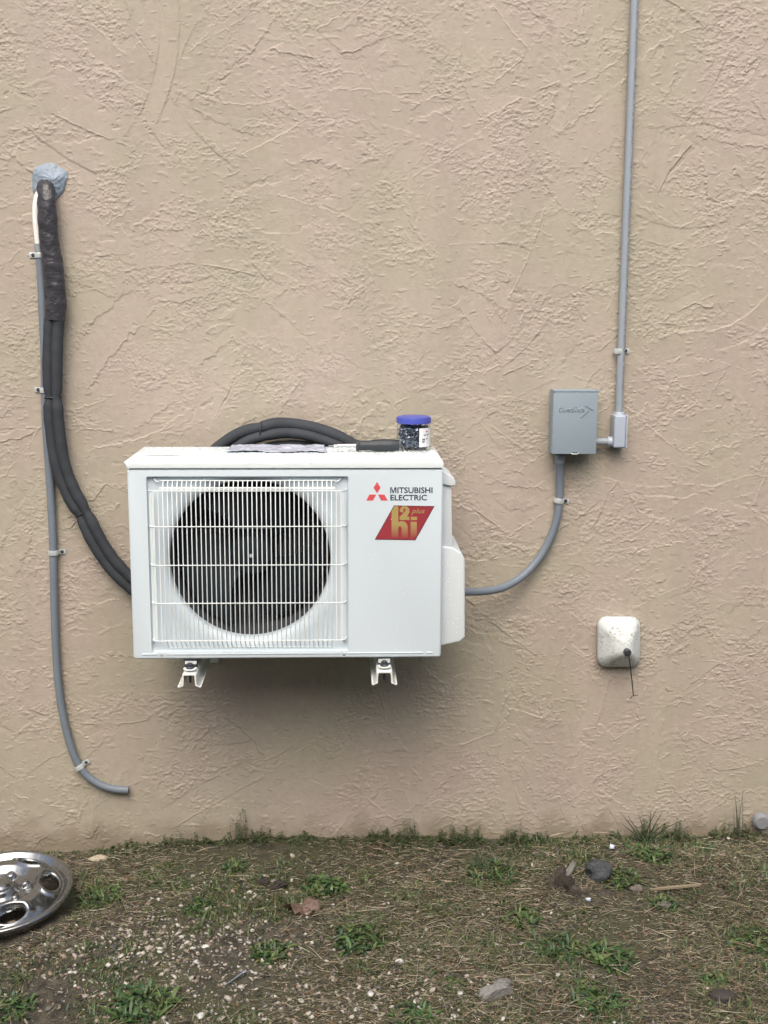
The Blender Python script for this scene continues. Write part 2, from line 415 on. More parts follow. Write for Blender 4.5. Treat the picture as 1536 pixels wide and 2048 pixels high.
# ------------------------------------------------------------------ the ground
_gp = np.array([(-6, -.03), (-.50, -.027), (-.3, -.025), (-.15, -.016), (-.08, .0), (.05, .01), (.4, .014), (.7, .012), (1.1, .004), (1.45, -.008), (1.62, -.004), (1.75, .01), (7, .01)])
def g_base(x, y):
    return np.interp(x, _gp[:, 0], _gp[:, 1]) * np.exp(-np.abs(y) / .7)
GS = .008; gx0, gx1, gy0, gy1 = -1.6, 2.9, -2.6, .06
gnx, gny = int((gx1 - gx0) / GS), int((gy1 - gy0) / GS)
gxs, gys = gx0 + np.arange(gnx) * GS, gy0 + np.arange(gny) * GS
_GX, _GY = np.meshgrid(gxs, gys)
_gh = g_base(_GX, _GY) + .010 * field(_GX.shape, 22, 22, 101) + .0035 * field(_GX.shape, 5, 5, 102) + .0014 * field(_GX.shape, 1.6, 1.6, 103)
_nearw = np.exp(-(np.abs(_GY) / .10)); _gh = _gh * (1 - _nearw * .6) + g_base(_GX, _GY) * _nearw * .6
def gz(x, y):
    fx = np.clip((np.asarray(x) - gx0) / GS, 0, gnx - 1.01); fy = np.clip((np.asarray(y) - gy0) / GS, 0, gny - 1.01)
    i, j = fx.astype(int), fy.astype(int); a, b_ = fx - i, fy - j
    return (_gh[j, i] * (1 - a) * (1 - b_) + _gh[j, i + 1] * a * (1 - b_) + _gh[j + 1, i] * (1 - a) * b_ + _gh[j + 1, i + 1] * a * b_)
def G(px, py):                         # the ground point seen at that pixel
    z = 0.0
    for _ in range(6):
        p = H(px, py, z); z = float(gz(p.x, p.y))
    return Vector((p.x, p.y, z))
def build_ground():
    XX = np.concatenate([[-400, -100, -30, -10, -4], gxs, [5, 12, 30, 100, 400]])
    YY = np.concatenate([[-800, -200, -60, -20, -8, -4], gys, [.4, 8, 30, 100, 400]])
    GX, GY = np.meshgrid(XX, YY); Zz = np.zeros_like(GX); Zz[6:6 + gny, 5:5 + gnx] = _gh
    Zz[-5:] = -.03
    V = np.stack([GX, GY, Zz], -1).reshape(-1, 3); ny_, nx_ = GX.shape; idx = np.arange(ny_ * nx_).reshape(ny_, nx_)
    Fc = np.stack([idx[:-1, :-1], idx[:-1, 1:], idx[1:, 1:], idx[1:, :-1]], -1).reshape(-1, 4)
    tag(put('ground', raw_mesh(V, Fc, 'ground', sm=True), M['soil']), 'dark damp soil with moss at the foot of the wall', None, kind='structure')
build_ground()

# ------------------------------------------------------------------ the air conditioner
YF = -.385; ZT = CZ - .3994; ZB = ZT - .516
def build_ac():
    ac = thing('air_conditioner', 'white outdoor air conditioner with round fan behind wire grille, mounted on wall', 'air conditioner', (.4, -.24, ZB))
    bl = W(262, 1320, YF); tl = W(254, 937, YF); tr = W(886, 937, YF)
    X0, X1, Z0, Z1 = .006, .8, ZB, ZT - .021
    XC, ZC = W(498, 1121, YF).x, W(498, 1123, YF).z; RF = .2065
    p0, p1 = W(292, 953, YF), W(697, 1303, YF)
    body = box(X0, X1, YF, -.105, Z0, Z1, .008, 3)
    pocket = box(p0.x, p1.x, YF - .05, YF + .013, p1.z, p0.z, .006, 3)
    v, f = lathe_np([(0, -.1), (.236, -.1), (.236, .21), (0, .21)], 72, (XC, YF, ZC), 'y')
    bmc = bmesh.new(); vs = [bmc.verts.new(q) for q in v]
    for q in f:
        try: bmc.faces.new([vs[i] for i in q])
        except ValueError: pass
    bmesh.ops.remove_doubles(bmc, verts=bmc.verts[:], dist=1e-6); bmesh.ops.recalc_face_normals(bmc, faces=bmc.faces[:])
    for q_ in bmc.verts: q_.co.z = min(max(q_.co.z, p1.z + .004), p0.z - .004)
    cyl = bpy.data.meshes.new('c'); bmc.to_mesh(cyl); bmc.free()
    me = boolean(body, [pocket, cyl]); smooth(me, True, R(30))
    me.materials.clear(); put('casing', me, M['casing'], ac)
    # bell mouth: flares from the pocket floor into the fan opening
    prof = [(.2362, .013)] + [(.2362 - (.2362 - RF) * math.sin(a), .0131 + .020 * (1 - math.cos(a))) for a in np.linspace(0.05, math.pi / 2, 8)] + [(RF, .0495)]
    sm_ = lathe(prof, 120, (XC, YF, ZC), 'y', R(60))
    for q_ in sm_.vertices: q_.co.z = min(max(q_.co.z, p1.z + .0038), p0.z - .0038)
    put('fan_shroud', sm_, M['casing'], ac)
    put('inner_duct', lathe([(RF + .0005, .050), (RF + .001, .0525), (RF + .001, .205), (0, .206)], 64, (XC, YF, ZC), 'y'), mat('duct_grey', (.06, .068, .075), .7), ac)
    bm = bmesh.new()
    for i in range(90):
        x = XC - .200 + i * .400 / 89; hh = math.sqrt(max(1e-4, .2055 ** 2 - (x - XC) ** 2))
        add_box(bm, x - .0006, x + .0006, YF + .165, YF + .2, ZC - hh, ZC + hh)
    put('coil', bm_mesh(bm, sm=False), M['fins'], ac)
    # fan: hub and three swept blades
    fan = put('fan', lathe([(0, .068), (.018, .068), (.05, .078), (.056, .09), (.056, .14), (0, .14)], 40, (XC, YF, ZC), 'y'), M['dark'], ac)
    for b in range(3):
        V = []; Fc = []; nr, na = 10, 12
        for s in (0, 1):
            for i in range(nr + 1):
                rr = .05 + (.192 - .05) * i / nr
                for j in range(na + 1):
                    a = b * 2.094 + .5 + (j / na) * 1.55 + .35 * (i / nr) ** 2
                    V.append((XC + rr * math.cos(a), YF + .150 - .068 * (j / na) + .003 * s - .02 * math.sin(i / nr * 2.5), ZC + rr * math.sin(a)))
        k = (nr + 1) * (na + 1)
        for s in (0, 1):
            for i in range(nr):
                for j in range(na):
                    q = (s * k + i * (na + 1) + j, s * k + i * (na + 1) + j + 1, s * k + (i + 1) * (na + 1) + j + 1, s * k + (i + 1) * (na + 1) + j)
                    Fc.append(q if s else q[::-1])
        bl_ = put('blade', raw_mesh(V, Fc, sm=True, angle=R(40)), M['dark'], fan)
    cap = put('hub_screw', lathe([(0, -.003), (.004, -.002), (.005, .004), (0, .005)], 16, (XC, YF + .064, ZC), 'y'), M['steel'], fan)
    # motor bracket glimpsed behind the blades
    a, b = W(476, 1042, YF + .15), W(546, 1040, YF + .15)
    bm = bmesh.new(); add_box(bm, a.x, b.x, YF + .058, YF + .066, a.z - .004, a.z + .004, .002)
    put('motor_bracket', bm_mesh(bm), mat('dull_bracket', (.10, .12, .13), .4, metal=.3), ac)
    # lid
    lid = prism([(0, ZT - .003), (.003, ZT), (.797, ZT), (.8, ZT - .003), (.8, ZT - .0185), (0.006, ZT - .0185), (.0055, ZT - .006), (0, ZT - .006)], YF - .0035, -.10, .0015, 2)
    put('lid', lid, M['lid'], ac)
    # embossed slot in the lid, its shadow painted as a dark strip
    s0, s1 = H(291, 911.5, ZT), H(362, 910, ZT)
    put('lid_groove_shade', box(s0.x, s1.x, s0.y - .004, s0.y + .003, ZT + .0003, ZT + .0012, .0004), mat('shadow_groove', (.30, .34, .35), .5), ac)
    # pressed ribs and screws along the foot of the front panel
    bm = bmesh.new()
    for xa, xb in ((284, 316), (331, 683), (695, 846), (853, 866)):
        a, b = W(xa, 1311, YF), W(xb, 1308, YF); zc = ZB + .0135
        add_box(bm, a.x, b.x, YF - .0018, YF + .002, zc - .0016, zc + .0016, .0012)
    put('pressed_rib', bm_mesh(bm), M['casing'], ac)
    def screw(x, y, z, r=.0045):
        V, F_ = lathe_np([(0, -r * .8), (r * .6, -r * .7), (r, -r * .2), (r, r * .3), (0, r * .3)], 14, (x, y, z), 'y')
        return V, F_
    for px, py, yy in ((323, 1309, YF), (688, 1307, YF), (306, 1284, YF + .013), (689, 1281, YF + .013)):
        q = W(px, py, yy); v, f = screw(q.x, yy, q.z)
        put('screw', raw_mesh(v, f, sm=True, angle=R(40)), M['steel'], ac)
    # grille
    yg, yb = YF - .016, YF + .012; rw = .00125; T = []
    def tb(pts, r=rw, n=6): T.append(tube_np([Vector(p) for p in pts], r, n))
    xl, xr = W(301, 1120, yg).x, W(691, 1120, yg).x
    zt_back, zt_f, zb_ = W(500, 962, yb).z, W(500, 981, yg).z, W(500, 1281, yg).z
    zbb = W(500, 1293, yb).z
    pitch = .01172; xi = xl + .0115; n_w = int((xr - xl - .023) / pitch) + 1; pitch = (xr - xl - .023) / (n_w - 1)
    for i in range(n_w):
        x = xi + i * pitch
        inset = 1 < i < n_w - 2
        pts = []
        if inset: pts += [(x, yb, zt_back), (x, yb - .012, zt_back + .0005), (x, yg + .004, zt_f + .002)]
        pts += [(x, yg, zt_f - .003), (x, yg, (zt_f + zb_) / 2), (x, yg, zb_ - .002)]
        if inset: pts += [(x, yg + .004, zb_ - .006), (x, yb, zbb), (x, yb + .002, zbb - .003)]
        tb(pts)
    for k, (dx, dy) in enumerate(((.0085, .0015), (.0045, .005), (.001, .010))):
        for s in (-1, 1):
            x = (xl + dx) if s < 0 else (xr - dx); x -= s * 0
            tb([(x, yg + dy, zt_f - .001), (x, yg + dy, zb_ + .001)])
    def hw(z, y0=yg, full=True, dr=0):
        y_ = y0 - 2 * rw * .7
        pts = [(xl - .003, yb, z), (xl - .001, y_ + .012, z), (xl + .004, y_ + .004, z), (xl + .012, y_, z)]
        pts = pts + [((xl + xr) / 2, y_, z)] + [(xl + xr - q[0], q[1], q[2]) for q in pts[::-1]]
        tb(pts, rw * 1.1)
    for py in (1053, 1130, 1206, 1281): hw(W(498, py, yg).z)
    hw(zt_f - .001)
    xa, xb = xi + 1.6 * pitch, xi + (n_w - 2.6) * pitch
    for (y_, z_) in ((yb - .001, zt_back + .001), (yb - .010, zt_back + .0025), (yg + .007, zt_f + .0062), (yg + .003, zt_f + .003)):
        tb([(xa - .004, y_ + .003, z_), (xa, y_, z_), (xb, y_, z_), (xb + .004, y_ + .003, z_)], rw * 1.15)
    for s, xx in ((-1, W(308, 958, yb).x), (1, W(681, 958, yb).x)):
        tb([(xx, yb + .006, zt_back + .008), (xx + .001, yb - .003, zt_back + .007), (xx - s * .006, yb - .008, zt_back + .001), (xx - s * .014, yb - .01, zt_back)], rw * 1.3)
    for px in (408, 580):
        q = W(px, 958, yb); tb([(q.x, yb + .003, q.z + .002), (q.x, yb - .003, q.z), (q.x, yb - .002, zt_back)], rw)
    tb([(xi + 2 * pitch, yb + .001, zbb - .0015), (xi + (n_w - 3) * pitch, yb + .001, zbb - .0015)], rw)
    v, f = join(T); put('grille', raw_mesh(v, f, sm=True, angle=R(60)), M['wire'], ac)
    # side covers
    ys0, ys1 = YF + .035, -.13
    c = lambda px, py, y=ys0: (W(px, py, y).x, W(px, py, y).z)
    put('side_panel', prism([(X1 - .002, Z1 - .01), c(903, 976), c(905, 1110), (X1 - .002, c(905, 1115)[1])], ys0 + .004, ys1, .002), M['cover'], ac)
    V0 = (X1 - .002, c(886, 1092)[1]); V1 = (X1 - .002, c(886, 1293)[1])
    put('valve_cover', prism([V0, c(904, 1095), c(923, 1106), c(930, 1119), c(930, 1275), c(920, 1284), V1], ys0, ys1 + .01, .005, 3), M['cover'], ac)
    put('carry_handle', prism([(X1 - .002, c(886, 942)[1]), c(893, 945), c(907, 955), c(911, 962), c(911, 971), c(902, 972), (X1 - .002, c(886, 968)[1])], ys0 - .004, ys0 + .13, .003, 3), M['cover'], ac)
    # feet under the casing
    for px in (382, 769):
        q = W(px, 1326, -.36)
        put('foot', box(q.x - .017, q.x + .017, -.375, -.12, ZB - .011, ZB + .002, .002), mat('grey_foot', (.12, .14, .16), .5), ac)
    # maker's mark, lettering, badge
    yd = YF - .0004
    def px2(px, py): q = W(px, py, YF); return (q.x, q.z)
    z2 = lambda X, Y: px2(720 + X / 9.6, 950 + Y / 9.6)
    def flat(polys, name, mt, parent, y=yd, th=.0004, cols=None):
        V = []; Fc = []; cl = []
        for pl in polys:
            o = len(V); n = len(pl); V += [(a[0], y, a[1]) for a in pl] + [(a[0], y + th, a[1]) for a in pl]
            Fc += [tuple(range(o, o + n)), tuple(range(o + n, o + 2 * n))[::-1]] + [(o + i, o + n + i, o + n + (i + 1) % n, o + (i + 1) % n) for i in range(n)]
        me = raw_mesh(V, Fc)
        bm = bmesh.new(); bm.from_mesh(me); bmesh.ops.recalc_face_normals(bm, faces=bm.faces[:]); bm.to_mesh(me); bm.free()
        return put(name, me, mt, parent)
    flat([[z2(*p) for p in pl] for pl in ([(328, 130), (395, 245), (328, 350), (260, 245)], [(180, 375), (312, 375), (250, 490), (118, 490)], [(345, 375), (470, 375), (532, 490), (405, 490)])], 'emblem', M['red'], ac)
    def text_at(s, X0_, X1_, Y0_, Y1_, mt, parent, name, off=.02, shear=0, y=yd, th=.0003, conv=z2, spacing=1.0):
        me, co = text_mesh(s, off, 0, shear, spacing)
        a = conv(X0_, Y1_); b = conv(X1_, Y0_)
        V = np.zeros_like(co); V[:, 0] = a[0] + co[:, 0] * (b[0] - a[0]); V[:, 2] = a[1] + co[:, 1] * (b[1] - a[1]); V[:, 1] = y
        me.vertices.foreach_set('co', V.ravel()); me.update(); me.materials.clear()
        return put(name, me, mt, parent)
    flat([[z2(*p) for p in pl] for pl in ([(580, 236), (600, 236), (600, 348), (580, 348)], [(678, 236), (698, 236), (698, 348), (678, 348)], [(600, 236), (612, 236), (639, 318), (639, 348), (630, 348), (600, 262)], [(666, 236), (678, 236), (678, 262), (648, 348), (639, 348), (639, 318)])], 'lettering', M['navy'], ac)
    text_at('ITSUBISHI', 716, 1393, 234, 350, M['navy'], ac, 'lettering', .020)
    text_at('ELECTRIC', 582, 1285, 378, 489, M['navy'], ac, 'lettering', .020)
    badge = flat([[z2(655, 585), z2(1425, 598), z2(1060, 1246), z2(285, 1235)]], 'badge', mat('badge_red', (.30, .042, .055), .3, var=.12, vscale=30), ac)
    bd = flat([[z2(655, 583), z2(1430, 596), z2(1418, 606), z2(651, 594)], [z2(1430, 596), z2(1064, 1250), z2(1050, 1246), z2(1412, 600)], [z2(1064, 1250), z2(283, 1238), z2(290, 1228), z2(1064, 1238)], [z2(283, 1238), z2(652, 583), z2(664, 587), z2(300, 1234)]], 'badge_border', mat('badge_edge', (.12, .03, .05), .3), badge, yd - .0004)
    def gold():
        mt, nt, p = new_mat('gold_print'); N = nt.nodes; L = nt.links     # the printed letters fade from gold to red downwards
        g = N.new('ShaderNodeNewGeometry'); sp = N.new('ShaderNodeSeparateXYZ'); L.new(g.outputs['Position'], sp.inputs[0])
        mr = N.new('ShaderNodeMapRange'); mr.inputs['From Min'].default_value = z2(0, 1225)[1]; mr.inputs['From Max'].default_value = z2(0, 950)[1]
        L.new(sp.outputs['Z'], mr.inputs[0]); mx = N.new('ShaderNodeMix'); mx.data_type = 'RGBA'
        mx.inputs[6].default_value = (.30, .045, .055, 1); mx.inputs[7].default_value = (.38, .29, .11, 1)
        L.new(mr.outputs[0], mx.inputs[0]); L.new(mx.outputs[2], p.inputs['Base Color']); p.inputs['Roughness'].default_value = .35
        return mt
    gm = gold(); arc = lambda cx, cy, rx, ry, a0, a1, n=8: [(cx + rx * math.cos(a0 + (a1 - a0) * i / n), cy - ry * math.sin(a0 + (a1 - a0) * i / n)) for i in range(n + 1)]
    h1 = [(655, 596), (735, 596), (735, 905), (605, 905), (605, 680)]
    h2 = [(605, 905), (735, 905), (735, 1215), (605, 1215)]
    h3 = [(735, 900)] + arc(800, 1000, 115, 115, math.pi * .62, 0, 9) + [(915, 1215), (800, 1215)] + arc(767, 1030, 33, 45, 0, math.pi, 7)[:-1] + [(735, 1030)]
    i1 = [(975, 800), (1095, 802), (1095, 866), (975, 864)]; i2 = [(972, 898), (1090, 900), (1090, 1200), (972, 1200)]
    two = arc(855, 690, 95, 98, math.pi, 0, 10) + [(948, 720), (900, 800), (948, 802), (946, 864), (760, 862), (758, 805), (872, 690)] + arc(855, 668, 20, 30, 0, math.pi, 5)[1:] + [(833, 712), (795, 720)]
    flat([[z2(*p) for p in pl] for pl in (h1, h2, h3, i1, i2, two)], 'badge_letter', gm, badge, yd - .0004)
    text_at('plus', 985, 1250, 640, 765, gm, badge, 'badge_word', .008, .35, yd - .0004)
    # rain drops standing on the casing
    V = []; Fc = []; r_ = random.Random(4)
    ico = bmesh.new(); bmesh.ops.create_icosphere(ico, subdivisions=1, radius=1); iv = [tuple(v.co) for v in ico.verts]; fi = [tuple(v.index for v in f.verts) for f in ico.faces]; ico.free()
    def drop(x, y, z, r, fl):
        o = len(V)
        for a in iv: V.append((x + a[0] * r * (1 if fl[0] else 1), y + a[1] * r * fl[1], z + a[2] * r * fl[2]))
        Fc.extend(tuple(k + o for k in q) for q in fi)
    for _ in range(1500): drop(r_.uniform(.01, .79), r_.uniform(YF + .006, -.11), ZT + .0002, r_.uniform(.0008, .0034), (1, 1, .45))
    for _ in range(150): drop(r_.uniform(.52, .795), YF, r_.uniform(ZB + .02, ZT - .02), r_.uniform(.0005, .0015), (1, .5, 1.1))
    for _ in range(60): drop(r_.uniform(.01, .79), YF - .0035, r_.uniform(ZT - .018, ZT - .001), r_.uniform(.0005, .0018), (1, .5, 1.1))
    for _ in range(160): drop(r_.uniform(.81, .85), ys0, r_.uniform(c(0, 1275)[1], c(0, 1120)[1]), r_.uniform(.0005, .0015), (1, .5, 1.1))
    d = put('water_drops', raw_mesh(V, Fc, sm=True), M['water'], ac); d['kind'] = 'stuff'
build_ac()

# ------------------------------------------------------------------ wall brackets under the unit
def build_bracket(pxl, pxr, py, label):
    yf = -.415; a, b = W(pxl, py, yf), W(pxr, py, yf); xc = (a.x + b.x) / 2; hw = (b.x - a.x) / 2; zt = a.z
    t = thing('wall_bracket', label, 'bracket', (xc, 0, zt), 'steel brackets under the air conditioner')
    th = .0035; dep = .030; fl = .013
    P = [(-hw - fl, -dep - .004), (-hw - fl + .004, -dep - .005), (-hw + .000, -dep + .001), (-hw, -.004), (-hw + .004, 0), (hw - .004, 0), (hw, -.004), (hw, -dep + .001), (hw + fl - .004, -dep - .005), (hw + fl, -dep - .004)]
    # thicken inward
    inner = [(-hw - fl + .003, -dep - .008), (-hw + th, -dep - .002), (-hw + th, -.006), (-hw + .006, -th), (hw - .006, -th), (hw - th, -.006), (hw - th, -dep - .002), (hw + fl - .003, -dep - .008)]
    poly = [(xc + x, zt + z) for x, z in P + inner[::-1]]
    # front-end lip is taller; the arm runs back to the wall
    put('arm', prism(poly, yf, -.004, .0008, 1), M['wsteel'], t)
    put('wall_plate', box(xc - .03, xc + .03, -.008, .002, zt - .10, zt + .11, .002), M['wsteel'], t)
    yb = -.372
    top = ZB - .011
    put('rubber_pad', lathe([(0, 0), (.015, 0), (.0165, .003), (.0165, top - zt - .006), (0, top - zt - .006)], 24, (xc, yb, zt + .001)), M['rubber'], t)
    put('washer', lathe([(0, 0), (.0175, 0), (.0175, .0018), (0, .0018)], 24, (xc, yb - .020, zt + .006)), M['wsteel'], t)
    bo = put('bolt', lathe([(0, 0), (.011, 0), (.011, .003), (.008, .005), (.008, .012), (.005, .014), (0, .0145)], 6, (xc, yb - .020, zt + .008), angle=R(20)), M['bolt'], t)
    put('threaded_end', lathe([(0, 0), (.0035, 0), (.0035, -.030), (0, -.030)], 12, (xc, yb - .020, zt)), M['bolt'], t)
    put('clip', box(xc - .0155, xc + .0155, yb - .004, yb + .0, zt + .008, zt + .022, .003), M['wsteel'], t)
build_bracket(364, 392, 1348, 'white steel channel bracket with bolt under the fan grille side')
build_bracket(753.5, 785, 1343, 'white steel channel bracket with bolt under the blank lettered panel')

# ------------------------------------------------------------------ things standing on the lid
def build_jar():
    f = H(829, 903.5, ZT); r = .0455; cx, cy = f.x, f.y + r; z = ZT + .001
    t = thing('plastic_jar', 'clear plastic jar with blue lid full of screws on the white unit', 'jar', (cx, cy, z))
    h = .073
    put('jar_wall', lathe([(0, 0), (r - .004, 0), (r - .001, .003), (r, .007), (r, h - .012), (r - .002, h), (r - .0035, h), (r - .002, h - .012), (r - .002, .007), (r - .005, .0025), (0, .002)], 56, (cx, cy, z)), M['glass'], t)
    zl = z + h + .0005
    ld = put('jar_lid', lathe([(0, .0185), (r - .004, .0185), (r + .0005, .0165), (r + .0015, .013), (r + .0015, .001), (r + .0005, 0), (r - .0005, 0), (r - .0005, .012), (0, .012)], 64, (cx, cy, zl - .002)), M['blue'], t)
    V = []; Fc = []; q = random.Random(3)
    for _ in range(900):
        rr = (r - .006) * math.sqrt(q.random()); a = q.random() * 6.283; zc = z + .007 + q.random() * (h - .017)
        d = Vector((q.gauss(0, 1), q.gauss(0, 1), q.gauss(0, .7))).normalized() * .006
        c = Vector((cx + rr * math.cos(a), cy + rr * math.sin(a), zc))
        p0, p1 = c - d, c + d
        for p in (p0, p1):
            dx, dy = p.x - cx, p.y - cy; k = math.hypot(dx, dy)
            if k > r - .005: p.x, p.y = cx + dx / k * (r - .005), cy + dy / k * (r - .005)
        v, f_ = tube_np([p0, p0.lerp(p1, .25), p1], [.0032, .0014, .0009], 5); o = len(V)
        V += [tuple(x) for x in v]; Fc += [tuple(i + o for i in w) for w in f_]
    s = put('screws', raw_mesh(V, Fc), M['screws'], t); s['kind'] = 'stuff'
    # curved paper label on the right of the front
    def curved(a0, a1, z0, z1, rr, n=10):
        V = []; Fc = []
        for i in range(n + 1):
            a = a0 + (a1 - a0) * i / n
            for (R_, zz) in ((rr, z0), (rr, z1), (rr - .0004, z1), (rr - .0004, z0)): V.append((cx + R_ * math.cos(a), cy + R_ * math.sin(a), zz))
        for i in range(n):
            for k in range(4): Fc.append((i * 4 + k, (i + 1) * 4 + k, (i + 1) * 4 + (k + 1) % 4, i * 4 + (k + 1) % 4))
        return V, Fc
    v, f_ = curved(R(-74), R(-18), z + .011, z + .061, r + .0007)
    lb = put('paper_label', raw_mesh(v, f_, sm=True, angle=R(40)), M['label'], t)
    parts = []
    for a0, a1, z0, z1 in ((-64, -52, .030, .033), (-64, -53, .0255, .028), (-64, -56, .0225, .0243), (-58, -47, .0415, .044), (-47, -40, .031, .0335), (-44, -36, .042, .0445)):
        parts.append(curved(R(a0), R(a1), z + z0, z + z1, r + .0012, 4))
    v, f_ = join(parts); put('printed_mark', raw_mesh(v, f_), M['ink'], lb)
    v, f_ = curved(R(-50), R(-38), z + .0505, z + .0528, r + .0012, 4); put('printed_mark', raw_mesh(v, f_), M['red'], lb)
build_jar()
def build_driver():
    rb = .0158
    a = H(712, 905, ZT); b = H(797, 903, ZT)
    zc = ZT + rb + .001; ax, bx = a.x, b.x + .001; yy = (a.y + rb + .001)
    y1 = yy + .004
    t = thing('screwdriver', 'screwdriver with thick black handle lying beside the blue-lidded jar', 'screwdriver', ((ax + bx) / 2, yy, ZT))
    L_ = bx - ax; N = 40; pts = [Vector((ax + L_ * i / N, yy + (y1 - yy) * i / N, zc)) for i in range(N + 1)]
    prof = lambda s: (.0132 if s < .02 else .0150 if s < .06 else .0134 if s < .32 else .0134 + (.0170 - .0134) * min(1, (s - .32) / .18) if s < .85 else .0165 - .003 * (s - .85) / .15)
    V, Fc = tube_np(pts, lambda s, an: prof(s) * (1 - .045 * (abs(math.sin(3 * an)) ** 4) * (1 if .08 < s < .9 else 0)), 36)
    put('handle', raw_mesh([tuple(x) for x in V], Fc, sm=True, angle=R(50)), M['rubber'], t)
    tp = H(658, 897, ZT + .012)
    sx0, sx1 = W(673, 895, yy).x, ax + .002
    put('shaft', tube([(sx0, yy - .001, zc - .001), (sx0 + .004, yy - .001, zc - .001), ((sx0 + sx1) / 2, yy, zc), (sx1, yy, zc)], [.0035, .0047, .0047, .0047], 16), M['shaft'], t)
    put('collar', tube([(sx0 - .007, yy - .001, zc - .001), (sx0, yy - .001, zc - .001)], .0031, 12), M['steel'], t)
    put('bit', tube([(W(657, 896, yy).x, yy - .001, zc - .0015), (sx0 - .007, yy - .001, zc - .001)], .0019, 6), M['bolt'], t)
build_driver()
def build_paper():
    q = random.Random(9)
    c0, c1 = H(452, 905, ZT + .001), H(652, 892, ZT + .001)
    nx, ny = 70, 22; V = []; Fc = []
    f1 = field((ny, nx), 4, 3, 201); f2 = field((ny, nx), 1.6, 1.6, 202)
    for j in range(ny):
        for i in range(nx):
            s, u = i / (nx - 1), j / (ny - 1)
            x = c0.x + (c1.x - c0.x) * s + .004 * f1[j, i] * .3 + .01 * (u - .5) * (1 if s < .5 else -1)
            y = c0.y + (-.104 - c0.y) * u + .003 * f2[j, 0] * 0
            if j == 0: y += .006 * f1[3, i]
            z = ZT + .0022 + max(0, .0016 + .0014 * f1[j, i] + .0007 * f2[j, i]) + .0025 * (u ** 4)
            V.append((x, y, z))
    for j in range(ny - 1):
        for i in range(nx - 1): Fc.append((j * nx + i, j * nx + i + 1, (j + 1) * nx + i + 1, (j + 1) * nx + i))
    me = raw_mesh(V, Fc, sm=True)
    mt, nt, p = new_mat('printed_sheet'); N = nt.nodes; L = nt.links
    tc = N.new('ShaderNodeTexCoord'); mp = N.new('ShaderNodeMapping'); mp.inputs['Scale'].default_value = (60, 200, 1)
    nz = N.new('ShaderNodeTexNoise'); nz.inputs['Scale'].default_value = 1.5; nz.inputs['Detail'].default_value = 5
    L.new(tc.outputs['Object'], mp.inputs[0]); L.new(mp.outputs[0], nz.inputs['Vector'])
    cr = N.new('ShaderNodeValToRGB'); e = cr.color_ramp.elements; e[0].position = .35; e[0].color = (.36, .42, .60, 1); e[1].position = .6; e[1].color = (.62, .64, .70, 1)
    L.new(nz.outputs[0], cr.inputs[0]); L.new(cr.outputs[0], p.inputs['Base Color']); p.inputs['Roughness'].default_value = .2
    o = put('instruction_sheet', me, mt); base_at(o, ((c0.x + c1.x) / 2, -.15, ZT))
    md = o.modifiers.new('thickness', 'SOLIDIFY'); md.thickness = .0004; md.offset = 1
    tag(o, 'wet crumpled printed sheet lying flat on the unit left of screwdriver', 'paper')
build_paper()

